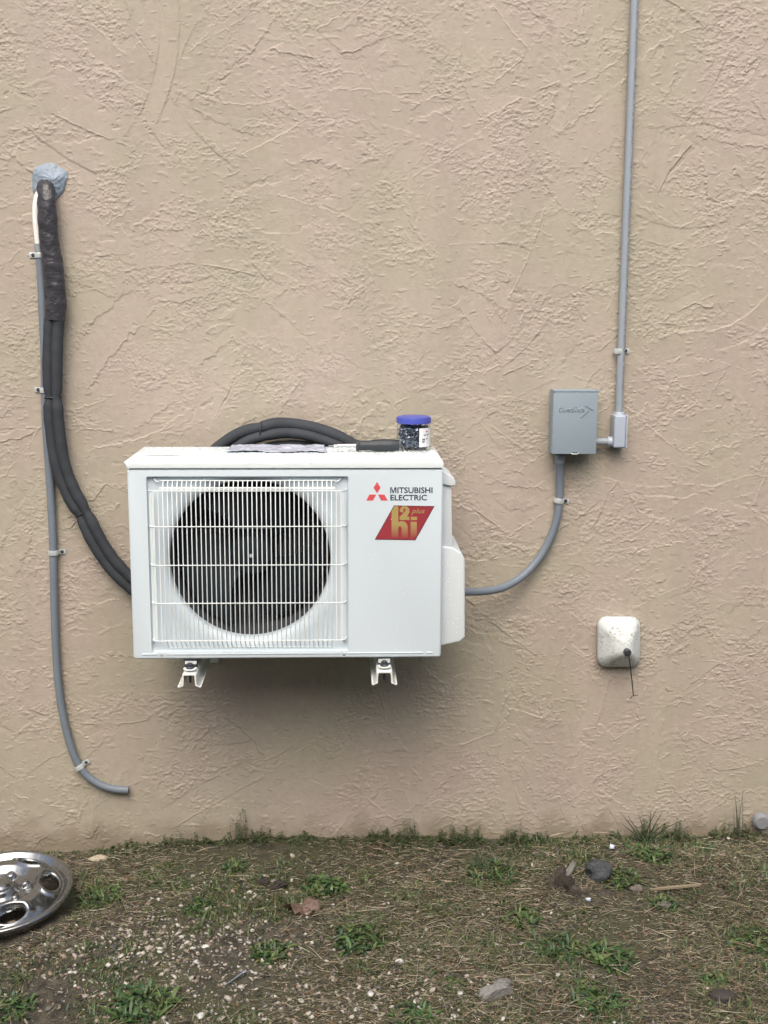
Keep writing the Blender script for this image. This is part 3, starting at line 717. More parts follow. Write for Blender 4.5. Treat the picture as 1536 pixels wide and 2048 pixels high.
# ------------------------------------------------------------------ insulated line set
def build_lines():
    y0 = -.034
    t = thing('insulated_pipes', 'pair of black foam-insulated pipes curving down the wall behind the unit', 'pipes', W(95, 380, 0))
    # taped upper section
    P = [W(*p) for p in ((91, 366, .012), (91, 374, -.012), (93, 395, -.03), (95, 440, y0), (99, 490, y0), (107, 545, y0), (112, 590, y0), (110, 640, y0))]
    f = np.random.default_rng(5)
    ph = f.uniform(0, 6, 12)
    wd = lambda s: .0225 + .006 * min(1, s * 1.5) + .0007 * math.sin(s * 23 + ph[0]) + .0005 * math.sin(s * 51 + ph[1])
    V, Fc = tube_np(spline(P, 14), lambda s, a: wd(s) * (1 + .018 * math.sin(s * 83 + 2 * a + ph[2] + 2 * math.sin(9 * s)) + .02 * math.sin(s * 37 - 3 * a + 3 * math.sin(5 * s)) + .02 * math.sin(5 * a + 14 * s)), 28, flat=.8)
    put('tape_wrap', raw_mesh([tuple(x) for x in V], Fc, sm=True, angle=R(70)), M['tape'], t)
    # foam tubes, nipped in by ties
    path = [(110, 628), (107, 660), (105, 720), (106, 795), (109, 850), (120, 925), (142, 985), (166, 1026), (190, 1075), (222, 1125), (262, 1166), (300, 1195)]
    pin = [3, 7]
    S = spline([Vector((a, b, 0)) for a, b in path], 12); N = len(S)
    pins = [3 * 12, 7 * 12]
    for side in (-1, 1):
        pts = []; rads = []
        for i, p in enumerate(S):
            tdir = (S[min(i + 1, N - 1)] - S[max(i - 1, 0)]).normalized(); nrm = Vector((-tdir.y, tdir.x, 0))
            k = min([abs(i - q) for q in pins]); sq = math.exp(-(k / 2.6) ** 2)
            off = (8.5 - 1.8 * sq) * side
            # screen normal: + is left of travel
            pp = p - nrm * off * (-1) * -1
            pts.append(W(pp.x, pp.y, y0 - (.004 if side > 0 else 0)))
            rads.append(.0158 * (1 + .03 * math.sin(i * .35 + side) + .02 * math.sin(i * .9 + 2 * side)) * (1 - .22 * sq) * (1.0 if i > 3 else .9 + .1 * i / 3))
        put('foam_tube', tube(pts, rads, 20), M['foam'], t)
    for q in pins:
        tdir = (S[q + 1] - S[q - 1]).normalized(); nrm = Vector((-tdir.y, tdir.x, 0)); c = W(S[q].x, S[q].y, y0 - .002)
        a = W(S[q].x + nrm.x, S[q].y + nrm.y, y0) - W(S[q].x, S[q].y, y0); a.normalize(); b = Vector((0, 1, 0)); dd = a.cross(b)
        ring = [c + a * .0245 * math.cos(w) + b * .0125 * math.sin(w) for w in np.linspace(0, 2 * math.pi, 29)]
        put('cable_tie', tube(ring, .0017, 6, cap=False), M['cable'], t)
    # thin cables sagging under the foam
    for dx, dy in ((0, 0), (7, -4)):
        pts = [W(a + dx, b + dy, -.022) for a, b in ((160, 1020), (166, 1052), (180, 1083), (205, 1117), (235, 1146), (268, 1168), (300, 1188))]
        put('cable', tube(spline(pts, 8), .0036, 10), M['cable'], t)
    # the spare loop behind the unit
    for k, (rad, path) in enumerate(((.0165, ((395, 960), (420, 912), (445, 888), (480, 866), (519, 855), (555, 847), (600, 850), (650, 862), (695, 882), (740, 915), (770, 960))),
                                     (.0150, ((420, 970), (446, 925), (470, 898), (500, 880), (530, 872), (565, 866), (605, 869), (650, 882), (690, 900), (725, 930), (750, 970))),
                                     (.0160, ((460, 975), (478, 935), (505, 908), (535, 897), (570, 891), (610, 893), (650, 903), (690, 925), (715, 960))))):
        S2 = spline([W(a, b, -.052 if k == 0 else -.062 if k == 1 else -.045) for a, b in path], 10); n = len(S2)
        rads = [rad * (1 - .16 * math.exp(-((i - 40) / 2.0) ** 2)) for i in range(n)]
        put('foam_tube', tube(S2, rads, 20), M['foam'], t)
    c = W(521, 864, -.057); ring = [c + Vector((.10, 0, 1)).normalized() * .029 * math.cos(w) + Vector((0, 1, 0)) * .0185 * math.sin(w) for w in np.linspace(0, 2 * math.pi, 29)]
    put('cable_tie', tube(ring, .0018, 6, cap=False), M['cable'], t)
build_lines()

def build_putty():
    c = W(99, 362, 0); n = 40; m_ = 14; V = []; Fc = []
    out = [(64, 352), (66, 340), (76, 331), (92, 326), (108, 326), (118, 334), (133, 341), (137, 352), (133, 368), (128, 383), (120, 392), (112, 402), (100, 404), (84, 398), (70, 392), (64, 378)]
    P = spline([Vector((a, b, 0)) for a, b in out + out[:1]], 4)[:-1]; n = len(P)
    r_ = np.random.default_rng(8); V.append(W(99, 360, -.024))
    for j in range(1, m_ + 1):
        s = j / m_
        for i, p in enumerate(P):
            px = 99 + (p.x - 99) * s; py = 361 + (p.y - 361) * s
            y = -.020 * (1 - s ** 1.5) + .0015 * math.sin(i * .9 + j * 1.3) * (1 - s) + float(r_.normal(0, .0009)) * s + (.003 if j == m_ else 0) - .003 * (j < m_)
            V.append(W(px, py, y))
    for i in range(n): Fc.append((0, 1 + i, 1 + (i + 1) % n))
    for j in range(m_ - 1):
        for i in range(n): Fc.append((1 + j * n + i, 1 + (j + 1) * n + i, 1 + (j + 1) * n + (i + 1) % n, 1 + j * n + (i + 1) % n))
    me = raw_mesh([tuple(v) for v in V], Fc); bm = bmesh.new(); bm.from_mesh(me); bmesh.ops.recalc_face_normals(bm, faces=bm.faces[:]); bm.to_mesh(me); bm.free(); smooth(me)
    o = put('sealant_patch', me, M['putty']); base_at(o, c)
    tag(o, 'smeared blue-grey sealant blob round the pipe hole high on the wall', 'sealant')
build_putty()

def pipe_mesh(path, r, n=16, wall=.003):
    """open-ended tube with a bore at both ends"""
    V, Fc = tube_np(path, r, n, cap=False); N = len(path)
    d0 = (path[0] - path[1]).normalized(); d1 = (path[-1] - path[-2]).normalized()
    inn = [path[0], path[0] - d0 * .02]; V0, F0 = tube_np(inn, r - wall, n, cap=False)
    inn = [path[-1] - d1 * .02, path[-1]]; V1, F1 = tube_np(inn, r - wall, n, cap=False)
    v, f = join([(V, Fc), (V0, F0), (V1, F1)]); return v, f
def build_drain():
    y = -.016; w = lambda pts, yy=y: spline([W(a, b, yy) for a, b in pts], 8)
    t = thing('drain_pipe', 'thin drain tube, white at top then grey, ending in curved open end', 'pipe', W(76, 395, 0))
    put('white_pipe', tube(spline([W(80, 386, .004), W(76, 392, -.012), W(72, 412, -.018), W(72, 440, -.018), W(75, 470, -.018), W(77, 490, -.018)], 8), .0095, 18), M['white'], t)
    g = [(77, 488), (80, 520), (83, 570), (86, 640), (89, 700), (90, 780), (92, 850), (97, 920), (102, 1000), (106, 1080), (108, 1180), (111, 1280), (117, 1370), (128, 1440), (146, 1505), (168, 1545), (198, 1568), (228, 1578), (257, 1580)]
    P = w(g); V, Fc = tube_np(P, .0112, 20, cap=False)
    # rolled rim and bore at the open end
    d = (P[-1] - P[-2]).normalized()
    Vi, Fi = tube_np([P[-1], P[-1] - d * .03], .0085, 20, cap=False)
    ring = []; o = len(V); last = o - 20
    v, f = join([(V, Fc), (Vi, Fi)])
    u = list(range(last, o)); k = list(range(o, o + 20))
    f += [(u[i], u[(i + 1) % 20], k[(i + 1) % 20], k[i]) for i in range(20)]
    f.append(tuple(range(len(v) - 20, len(v))))
    put('grey_tubing', raw_mesh(v, f, sm=True, angle=R(50)), M['pvc_dark'], t)
    put('coupling', tube([W(77.2, 487, -.0175), W(78.4, 503, -.0165)], .0118, 20), M['pvc'], t)
build_drain()

# ------------------------------------------------------------------ pipe straps, one built, the rest copied
def build_straps():
    t = thing('pipe_strap', 'zinc strap screwed on the wall at left side of the white pipe end', 'pipe strap', (0, 0, 0), 'one-hole straps holding the grey pipes')
    # local: pipe runs along z through (0,-.016), tab towards +x
    r = .0125; w = .0072; V = []; Fc = []; outl = []
    for a in np.linspace(R(200), R(-20), 16):
        outl.append((r * math.cos(a), -.016 - r * math.sin(a)))
    outl = [(-r - .0005, -.001)] + outl + [(r + .001, -.004), (r + .004, -.003), (r + .019, -.003)]
    n = len(outl)
    for k, (px_, py_) in enumerate(outl):
        a = outl[max(k - 1, 0)]; b = outl[min(k + 1, n - 1)]; dx, dy = b[0] - a[0], b[1] - a[1]; l = math.hypot(dx, dy); nx_, ny_ = dy / l, -dx / l
        nx_, ny_ = (nx_, ny_)
        for th in (0, .0013):
            for z in (-w, 0, w):
                bul = .0011 if z == 0 else 0
                V.append((px_ + nx_ * (th + bul), py_ + ny_ * (th + bul) * 1, z))
    for k in range(n - 1):
        o = k * 6; q = (k + 1) * 6
        for i, j in ((0, 1), (1, 2), (2, 5), (5, 4), (4, 3), (3, 0)): Fc.append((o + i, o + j, q + j, q + i))
    Fc += [(0, 1, 4, 3), (1, 2, 5, 4), ((n - 1) * 6, (n - 1) * 6 + 3, (n - 1) * 6 + 4, (n - 1) * 6 + 1), ((n - 1) * 6 + 1, (n - 1) * 6 + 4, (n - 1) * 6 + 5, (n - 1) * 6 + 2)]
    me = raw_mesh(V, Fc); bm = bmesh.new(); bm.from_mesh(me); bmesh.ops.recalc_face_normals(bm, faces=bm.faces[:]); bm.to_mesh(me); bm.free(); smooth(me, True, R(45))
    put('band', me, M['steel'], t, world=False)
    put('screw', lathe([(0, -.0035), (.003, -.003), (.0052, -.0008), (.0052, .001), (0, .001)], 12, (.0215, -.0045, 0), 'y'), M['bolt'], t, world=False)
    spots = [((80, 510), 180, 1, 'zinc strap with left tab just below the white pipe end'),
             ((90, 780), 180, 1, 'zinc strap on the left edge of the black foam pipes, screw tab only showing'),
             ((107, 1105), 0, 1, 'zinc strap with right tab halfway down the thin drain tube'),
             ((158, 1534), -28, 1, 'tilted zinc strap near the open lower end of the drain tube'),
             ((1238, 702), 0, 1, 'zinc strap on the tall straight conduit above the grey box'),
             ((1118, 1001), 8, 1, 'zinc strap on the curved conduit below the grey box')]
    for i, ((px_, py_), ang, s, lab) in enumerate(spots):
        o = t if i == 0 else copy_tree(t)
        p = W(px_, py_, -.016); o.location = (p.x, 0, p.z); o['label'] = lab
        o.rotation_euler = (0, R(ang), 0)
build_straps()

# ------------------------------------------------------------------ conduit, fitting, disconnect box
def build_conduit():
    y = -.018
    a = W(1237.5, 826, y); b = W(1269.5, 0, y); d = (b - a); top = a + d * 1.6
    top = Vector((a.x + (top.x - a.x), y, top.z))
    t = thing('straight_conduit', 'tall straight grey plastic conduit rising out of the top of the photo', 'conduit', (a.x, 0, a.z))
    r = .0107
    put('pipe', tube([a.lerp(top, i / 30) for i in range(31)], r, 28), M['pvc'], t)
    # printed line along the right-hand flank
    line = 'SUNLIGHT RESISTANT  90C WIRE  PVC CONDUIT  NEMA TC-2  SCHEDULE 40  RATED FOR 90C WIRE ABOVE GROUND  CONDUIT'
    me, co = text_mesh(line, .012, 0, 0, 1.15)
    z0, z1 = a.z + .05, b.z + .02; h = .0085
    V = np.zeros_like(co); zz = z1 - co[:, 0] * (z1 - z0)
    s = (zz - a.z) / (top.z - a.z); xc = a.x + (top.x - a.x) * s
    ang = R(-48) + (co[:, 1] - .5) * h / r
    V[:, 0] = xc + (r + .0003) * np.cos(ang); V[:, 1] = y + (r + .0003) * np.sin(ang); V[:, 2] = zz
    me.vertices.foreach_set('co', V.ravel()); me.update(); me.materials.clear()
    put('printed_line', me, mat('faded_ink', (.16, .195, .235), .6), t)
build_conduit()
def build_fitting():
    yf = -.058
    p = lambda px_, py_, yy=yf: (W(px_, py_, yy).x, W(px_, py_, yy).z)
    t = thing('conduit_elbow', 'light blue-grey conduit elbow body right of the grey switch box', 'conduit fitting', (p(1242, 863)[0], 0, p(1242, 897)[1]))
    x0, x1, z0, z1 = p(1228.5, 863)[0], p(1252, 863)[0], p(1240, 896)[1], p(1240, 831)[1]
    put('fitting_body', box(x0, x1, yf, -.004, z0, z1, .0055, 4), M['pvc_light'], t)
    put('side_cover', box(x1 + .0005, x1 + .0052, yf + .002, -.006, z0 - .001, z1 + .001, .002, 3), M['pvc_light'], t)
    put('gasket', box(x1 - .001, x1 + .0007, yf + .004, -.008, z0 + .002, z1 - .001), M['cable'], t)
    a = W(1237.5, 834, -.018); put('top_hub', lathe([(.0108, -.012), (.0138, -.012), (.0142, .011), (.0132, .0125), (.0108, .0125)], 28, (a.x, -.018, a.z + .002)), M['pvc_light'], t)
    # side hub, short nipple
    c = W(1221, 883, -.03)
    put('side_hub', tube([(p(1214.5, 883, -.03)[0], -.03, c.z), (p(1216, 883, -.03)[0], -.03, c.z), (p(1230, 883, -.03)[0], -.03, c.z)], [.0128, .0142, .0142], 24), M['pvc_light'], t)
    put('nipple', tube([(p(1186, 883, -.03)[0], -.03, c.z), (p(1216, 883, -.03)[0], -.03, c.z)], .0105, 24), M['pvc'], t)
build_fitting()
def build_box():
    yf = -.082
    q = lambda px_, py_, yy=yf: (W(px_, py_, yy).x, W(px_, py_, yy).z)
    x0, x1 = q(1106, 845)[0], q(1194, 845)[0]; z0, z1 = q(1150, 908)[1], q(1150, 783)[1]
    t = thing('disconnect_box', 'grey metal electrical disconnect box with raised arrow mark on its door', 'electrical box', ((x0 + x1) / 2, 0, z0))
    put('enclosure', box(x0 + .003, x1 - .001, yf + .006, -.001, z0 + .004, z1 - .002, .002), M['box'], t)
    # door: front sheet whose top and sides fold back over the enclosure
    bm = bmesh.new(); add_box(bm, x0, x1, yf, yf + .004, z0, z1, .0015)
    door = put('door', bm_mesh(bm), M['box'], t)
    put('top_flange', box(x0 - .0005, x1 + .0035, yf - .0012, -.03, z1 - .0012, z1 + .0035, .0012), M['box'], t)
    for xa in (x0 - .001, x1 - .0005): put('side_flange', box(xa, xa + .0015, yf + .003, -.045, z0 + .002, z1 - .002), M['box'], t)
    # raised lettering and arrow
    z3 = lambda X, Y: q(1095 + X / 8.533, 770 + Y / 8.533)
    me, co = text_mesh('DiversiTech', .012, 0, 0, 1.0)
    a, b = z3(200, 462), z3(628, 372)
    V = np.zeros_like(co); V[:, 0] = a[0] + co[:, 0] * (b[0] - a[0]); V[:, 2] = a[1] + co[:, 1] * (b[1] - a[1]); V[:, 1] = yf - .0012
    me.vertices.foreach_set('co', V.ravel()); me.update()
    bm = bmesh.new(); bm.from_mesh(me); r_ = bmesh.ops.extrude_face_region(bm, geom=bm.faces[:])
    for e in r_['geom']:
        if isinstance(e, bmesh.types.BMVert): e.co.y = yf + .0005
    me = bm_mesh(bm, sm=False); put('raised_lettering', me, M['box'], door)
    bm = bmesh.new()
    for poly in ([(640, 350), (660, 346), (785, 410), (785, 424), (765, 428)], [(690, 418), (715, 430), (590, 545), (562, 548)]):
        add_prism(bm, [z3(*k) for k in poly], yf - .0018, yf + .001)
    put('raised_arrow', bm_mesh(bm, sm=False), M['box'], door)
    # hasp ring at the foot
    c = z3(462, 1160); ring = [Vector((c[0] + .010 * math.cos(w), yf - .004 - .002 * abs(math.sin(w)), c[1] + .0026 * math.sin(w))) for w in np.linspace(R(-200), R(20), 18)]
    put('hasp', tube(ring, .0013, 8), M['steel'], t)
    put('hasp_slot', box(c[0] - .0095, c[0] + .0095, yf - .0006, yf + .001, c[1] - .001, c[1] + .0015), M['cable'], t)
    put('rivet', lathe([(0, -.001), (.0018, -.0006), (.0018, .001)], 10, (z3(122, 112)[0], yf, z3(122, 112)[1] - .001), 'y'), M['bolt'], t)
    # whip conduit
    u = thing('curved_conduit', 'curved grey flexible conduit from the switch box down to the unit', 'conduit', W(1120, 925, 0))
    put('connector', lathe([(0, .012), (.0135, .012), (.0135, -.010), (.0118, -.012), (.0108, -.014), (0, -.014)], 24, (W(1120, 918, -.028).x, -.028, W(1120, 918, -.028).z)), M['pvc'], u)
    P = [W(*k) for k in ((1120, 920, -.028), (1120, 955, -.020), (1119, 995, -.0165), (1114, 1035, -.0165), (1099, 1080, -.018), (1074, 1122, -.025), (1040, 1156, -.045), (1003, 1176, -.075), (965, 1183, -.11), (925, 1184, -.16), (890, 1184, -.20))]
    put('tubing', tube(spline(P, 10), lambda s, a: .0113 - .0012 * max(0, s - .6), 20), M['pvc_dark'], u)
build_box()

# ------------------------------------------------------------------ insulated faucet cover
def build_faucet():
    t = thing('faucet_cover', 'weathered white foam faucet cover with black toggle and hanging cord', 'faucet cover', W(1238, 1335, 0))
    def rrect(cx, cy, hw, hh, rc, n=8):
        out = []
        for (sx, sy, a0) in ((1, -1, -90), (1, 1, 0), (-1, 1, 90), (-1, -1, 180)):
            for k in range(n): 
                a = R(a0 + 90 * k / (n - 1)); out.append((cx + sx * (hw - rc) + rc * math.cos(a), cy + sy * (hh - rc) + rc * math.sin(a)))
        return out
    rings = []
    base = rrect(1237, 1283, 43.5, 51, 19); peak = (1256, 1300)
    levels = [(0, .0), (.02, -.028), (.06, -.034), (.2, -.046), (.4, -.062), (.58, -.077), (.72, -.084), (.86, -.087)]
    V = []; Fc = []; n = len(base); r_ = np.random.default_rng(2)
    for s, y in levels:
        for (bx, by) in base:
            lim = 1 if s < .05 else 1
            px_ = bx + (peak[0] - bx) * s; py_ = by + (peak[1] - by) * s
            V.append(W(px_, py_, y + float(r_.normal(0, .0003))))
    V.append(W(peak[0], peak[1], -.088))
    for j in range(len(levels) - 1):
        for i in range(n): Fc.append((j * n + i, (j + 1) * n + i, (j + 1) * n + (i + 1) % n, j * n + (i + 1) % n))
    o = (len(levels) - 1) * n
    for i in range(n): Fc.append((o + i, len(V) - 1, o + (i + 1) % n))
    Fc.append(tuple(range(n)))
    me = raw_mesh([tuple(v) for v in V], Fc); bm = bmesh.new(); bm.from_mesh(me); bmesh.ops.recalc_face_normals(bm, faces=bm.faces[:]); bm.to_mesh(me); bm.free(); smooth(me)
    put('foam_shell', me, M['faucet'], t)
    c = W(1254.5, 1304, -.093)
    k = put('toggle', lathe([(0, -.010), (.007, -.010), (.0105, -.007), (.0105, .004), (.008, .009), (0, .009)], 28, (c.x, c.y, c.z), 'y'), M['rubber'], t)
    P = [W(*q) for q in ((1257, 1308, -.102), (1259, 1320, -.102), (1262, 1345, -.095), (1265, 1372, -.088), (1267, 1392, -.086))]
    put('cord', tube(spline(P, 8), .0016, 8), M['cable'], t)
    P = [W(*q) for q in ((1260.5, 1398, -.086), (1264, 1393, -.087), (1270, 1391, -.086), (1276, 1390, -.086))]
    put('cord_end', tube(spline(P, 6), [.0007] + [.0011] * 17 + [.0007], 8), M['cable'], t)
build_faucet()

# ------------------------------------------------------------------ chrome wheel cover
def build_wheelcover():
    c = Vector((-.3676, -.3809, .050)); r = .1884
    nrm = Vector((-.0243, -.113, 1)).normalized(); u = Vector((0, 1, 0)).cross(nrm).normalized(); v = nrm.cross(u)
    rot = Matrix((u, v, nrm)).transposed().to_4x4(); rot.translation = c
    t = thing('wheel_cover', 'chrome wheel cover with oval holes lying on the grass by wall', 'wheel cover', c)
    NR, NA = 90, 240; V = np.zeros((NR + 1, NA, 3)); Hh = np.zeros((NR + 1, NA))
    hole_a = [R(64 + 72 * k - 60 + 22) for k in range(5)]
    hole_a = [R(66), R(9), R(-64), R(138), R(-138)]
    lug_a = [R(20 + 60 * k) for k in range(6)]
    keep = np.ones((NR, NA), bool)
    prof_r = np.array([0, .02, .035, .042, .05, .075, .095, .12, .145, .158, .166, .176, .1855, .1884]) / .1884
    prof_h = np.array([.020, .020, .018, .004, -.002, .004, .020, .018, .002, -.010, -.002, .007, .006, -.006])
    for i in range(NR + 1):
        s = i / NR; rr = s * r; h0 = np.interp(s, prof_r, prof_h)
        for j in range(NA):
            a = 2 * math.pi * j / NA; x, y = rr * math.cos(a), rr * math.sin(a); h = h0
            for la in lug_a:
                d = math.hypot(x - .062 * math.cos(la), y - .062 * math.sin(la)); h += .014 / (1 + math.exp((d - .0115) / .0012))
            for ha in hole_a:
                lx = x * math.cos(ha) + y * math.sin(ha) - .127; ly = -x * math.sin(ha) + y * math.cos(ha)
                e = math.hypot(lx / .021, ly / .036)
                h += .007 * math.exp(-((e - 1.35) / .22) ** 2) - (.016 if e < 1.12 else 0) * min(1, (1.12 - e) / .12 if e < 1.12 else 0)
                if e < .96 and i < NR: keep[min(i, NR - 1), j] = False
            V[i, j] = (x, y, h)
    idx = np.arange((NR + 1) * NA).reshape(NR + 1, NA); Fc = []
    for i in range(1, NR):
        for j in range(NA):
            if keep[i, j]: Fc.append((idx[i, j], idx[i + 1, j], idx[i + 1, (j + 1) % NA], idx[i, (j + 1) % NA]))
    # rolled edge
    me = raw_mesh(V.reshape(-1, 3), [tuple(int(k) for k in f) for f in Fc])
    bm = bmesh.new(); bm.from_mesh(me); bmesh.ops.delete(bm, geom=[v_ for v_ in bm.verts if not v_.link_faces], context='VERTS'); bm.to_mesh(me); bm.free(); smooth(me)
    rot.translation = (0, 0, 0); me.transform(rot)
    o = put('disc', me, M['chrome'], t, world=False)
    md = o.modifiers.new('thickness', 'SOLIDIFY'); md.thickness = .0012; md.offset = -1
    cap = lathe([(0, .006), (.020, .005), (.028, .0), (.030, -.004)], 40, (0, 0, .024)); cap.transform(rot); put('centre_cap', cap, M['chrome'], t, world=False)
    # spring clips behind two of the holes
    for ha in (R(-64), R(-138)):
        b = box(.128, .146, -.010, .010, -.014, -.010, .001); b.transform(Matrix.Rotation(ha, 4, 'Z')); b.transform(rot)
        put('spring_clip', b, mat('bronze_clip', (.42, .34, .24), .3, metal=.8), t, world=False)
build_wheelcover()

# ------------------------------------------------------------------ ground litter
def dens(px_): return px_
def in_cover(x, y): return ((x + .3676) ** 2 + (y + .3809) ** 2) < .20 ** 2
_pn = field(_GX.shape, 9, 9, 301); _pn2 = field(_GX.shape, 20, 20, 302)
def pat(f, x, y):
    i = np.clip(((x - gx0) / GS).astype(int), 0, gnx - 1); j = np.clip(((y - gy0) / GS).astype(int), 0, gny - 1); return f[j, i]
def scatter(n, seed, wfun, xr=(-1.0, 2.2), yr=(-1.35, -.004)):
    g = np.random.default_rng(seed); x = g.uniform(*xr, n * 4); y = g.uniform(*yr, n * 4)
    w = wfun(x, y); k = (g.random(n * 4) < w) & ~in_cover(x, y)
    x, y = x[k][:n], y[k][:n]; return x, y, g
def blades(x, y, z, L, wd, yaw, pitch, bend, col, seg=3, tri=True, g=None):
    """curved blades as thin three-sided or flat strips"""
    n = len(x); V = np.zeros((n, seg + 1, 2 if not tri else 3, 3)); d = np.stack([np.cos(yaw), np.sin(yaw)], -1); s_ = np.stack([-np.sin(yaw), np.cos(yaw)], -1)
    px_ = np.zeros(n); pz = np.zeros(n); a = pitch.copy(); kink = g.normal(0, .25, (n, seg)); side = np.zeros(n)
    for i in range(seg + 1):
        w = wd * (1 - .75 * (i / seg) ** 2)
        cx = x + d[:, 0] * px_ + s_[:, 0] * side; cy = y + d[:, 1] * px_ + s_[:, 1] * side; cz = z + pz
        V[:, i, 0] = np.stack([cx - s_[:, 0] * w / 2, cy - s_[:, 1] * w / 2, cz], -1)
        V[:, i, 1] = np.stack([cx + s_[:, 0] * w / 2, cy + s_[:, 1] * w / 2, cz], -1)
        if tri: V[:, i, 2] = np.stack([cx, cy, cz + w * .6], -1)
        if i < seg:
            px_ = px_ + np.cos(a) * L / seg; pz = pz + np.sin(a) * L / seg; a = a - bend / seg; side = side + kink[:, i] * L / seg * .35
    m_ = V.shape[2]; per = (seg + 1) * m_; base = (np.arange(n) * per)[:, None, None]
    pairs = [(0, 1), (1, 2), (2, 0)] if tri else [(0, 1)]
    F_ = np.array([[i * m_ + p, i * m_ + q, (i + 1) * m_ + q, (i + 1) * m_ + p] for i in range(seg) for p, q in pairs])
    Fc = (base + F_[None]).reshape(-1, 4)
    return V.reshape(-1, 3), Fc, np.repeat(col, per, axis=0)
def merge(L):
    V = []; F_ = []; Cc = []; o = 0
    for v, f, c in L: V.append(v); F_.append(f + o); Cc.append(c); o += len(v)
    return np.concatenate(V), np.concatenate(F_), np.concatenate(Cc)
def pick(g, pal, n, jit=.2):
    pal = np.array(pal); c = pal[g.integers(0, len(pal), n)]; return c * g.uniform(1 - jit, 1 + jit, (n, 1))
def build_straw():
    out = []
    wf = lambda x, y: np.clip(.55 + .35 * pat(_pn2, x, y) + .25 * np.exp(-np.abs(y + .45) / .3) - .35 * np.exp(-((x + .05) ** 2 + (y + .75) ** 2) / .06), .06, 1)
    x, y, g = scatter(52000, 401, wf); n = len(x)
    out.append(blades(x, y, gz(x, y) + g.uniform(0, .007, n), g.uniform(.008, .036, n), g.uniform(.0009, .0022, n), g.normal(0, .7, n) + np.where(g.random(n) < .5, 0, math.pi), g.normal(.03, .16, n), g.normal(.1, .4, n),
                      pick(g, [(.30, .26, .18), (.22, .19, .125), (.15, .13, .09), (.38, .34, .25), (.10, .075, .05), (.08, .072, .05), (.10, .11, .055)], n), 3, True, g))
    x, y, g = scatter(800, 402, wf); n = len(x)     # longer pale stems on top
    out.append(blades(x, y, gz(x, y) + g.uniform(.004, .012, n), g.uniform(.035, .09, n), g.uniform(.0012, .0022, n), g.normal(0, .8, n) + np.where(g.random(n) < .5, 0, math.pi), g.normal(.05, .12, n), g.normal(.15, .3, n),
                      pick(g, [(.36, .31, .22), (.28, .23, .15), (.42, .38, .29)], n), 4, True, g))
    v, f, c = merge(out)
    tag(put('dry_grass', raw_mesh(v, f, cols=c, sm=True), M['straw']), 'pale dead grass and straw strewn over the soil', 'dry grass', kind='stuff')
build_straw()
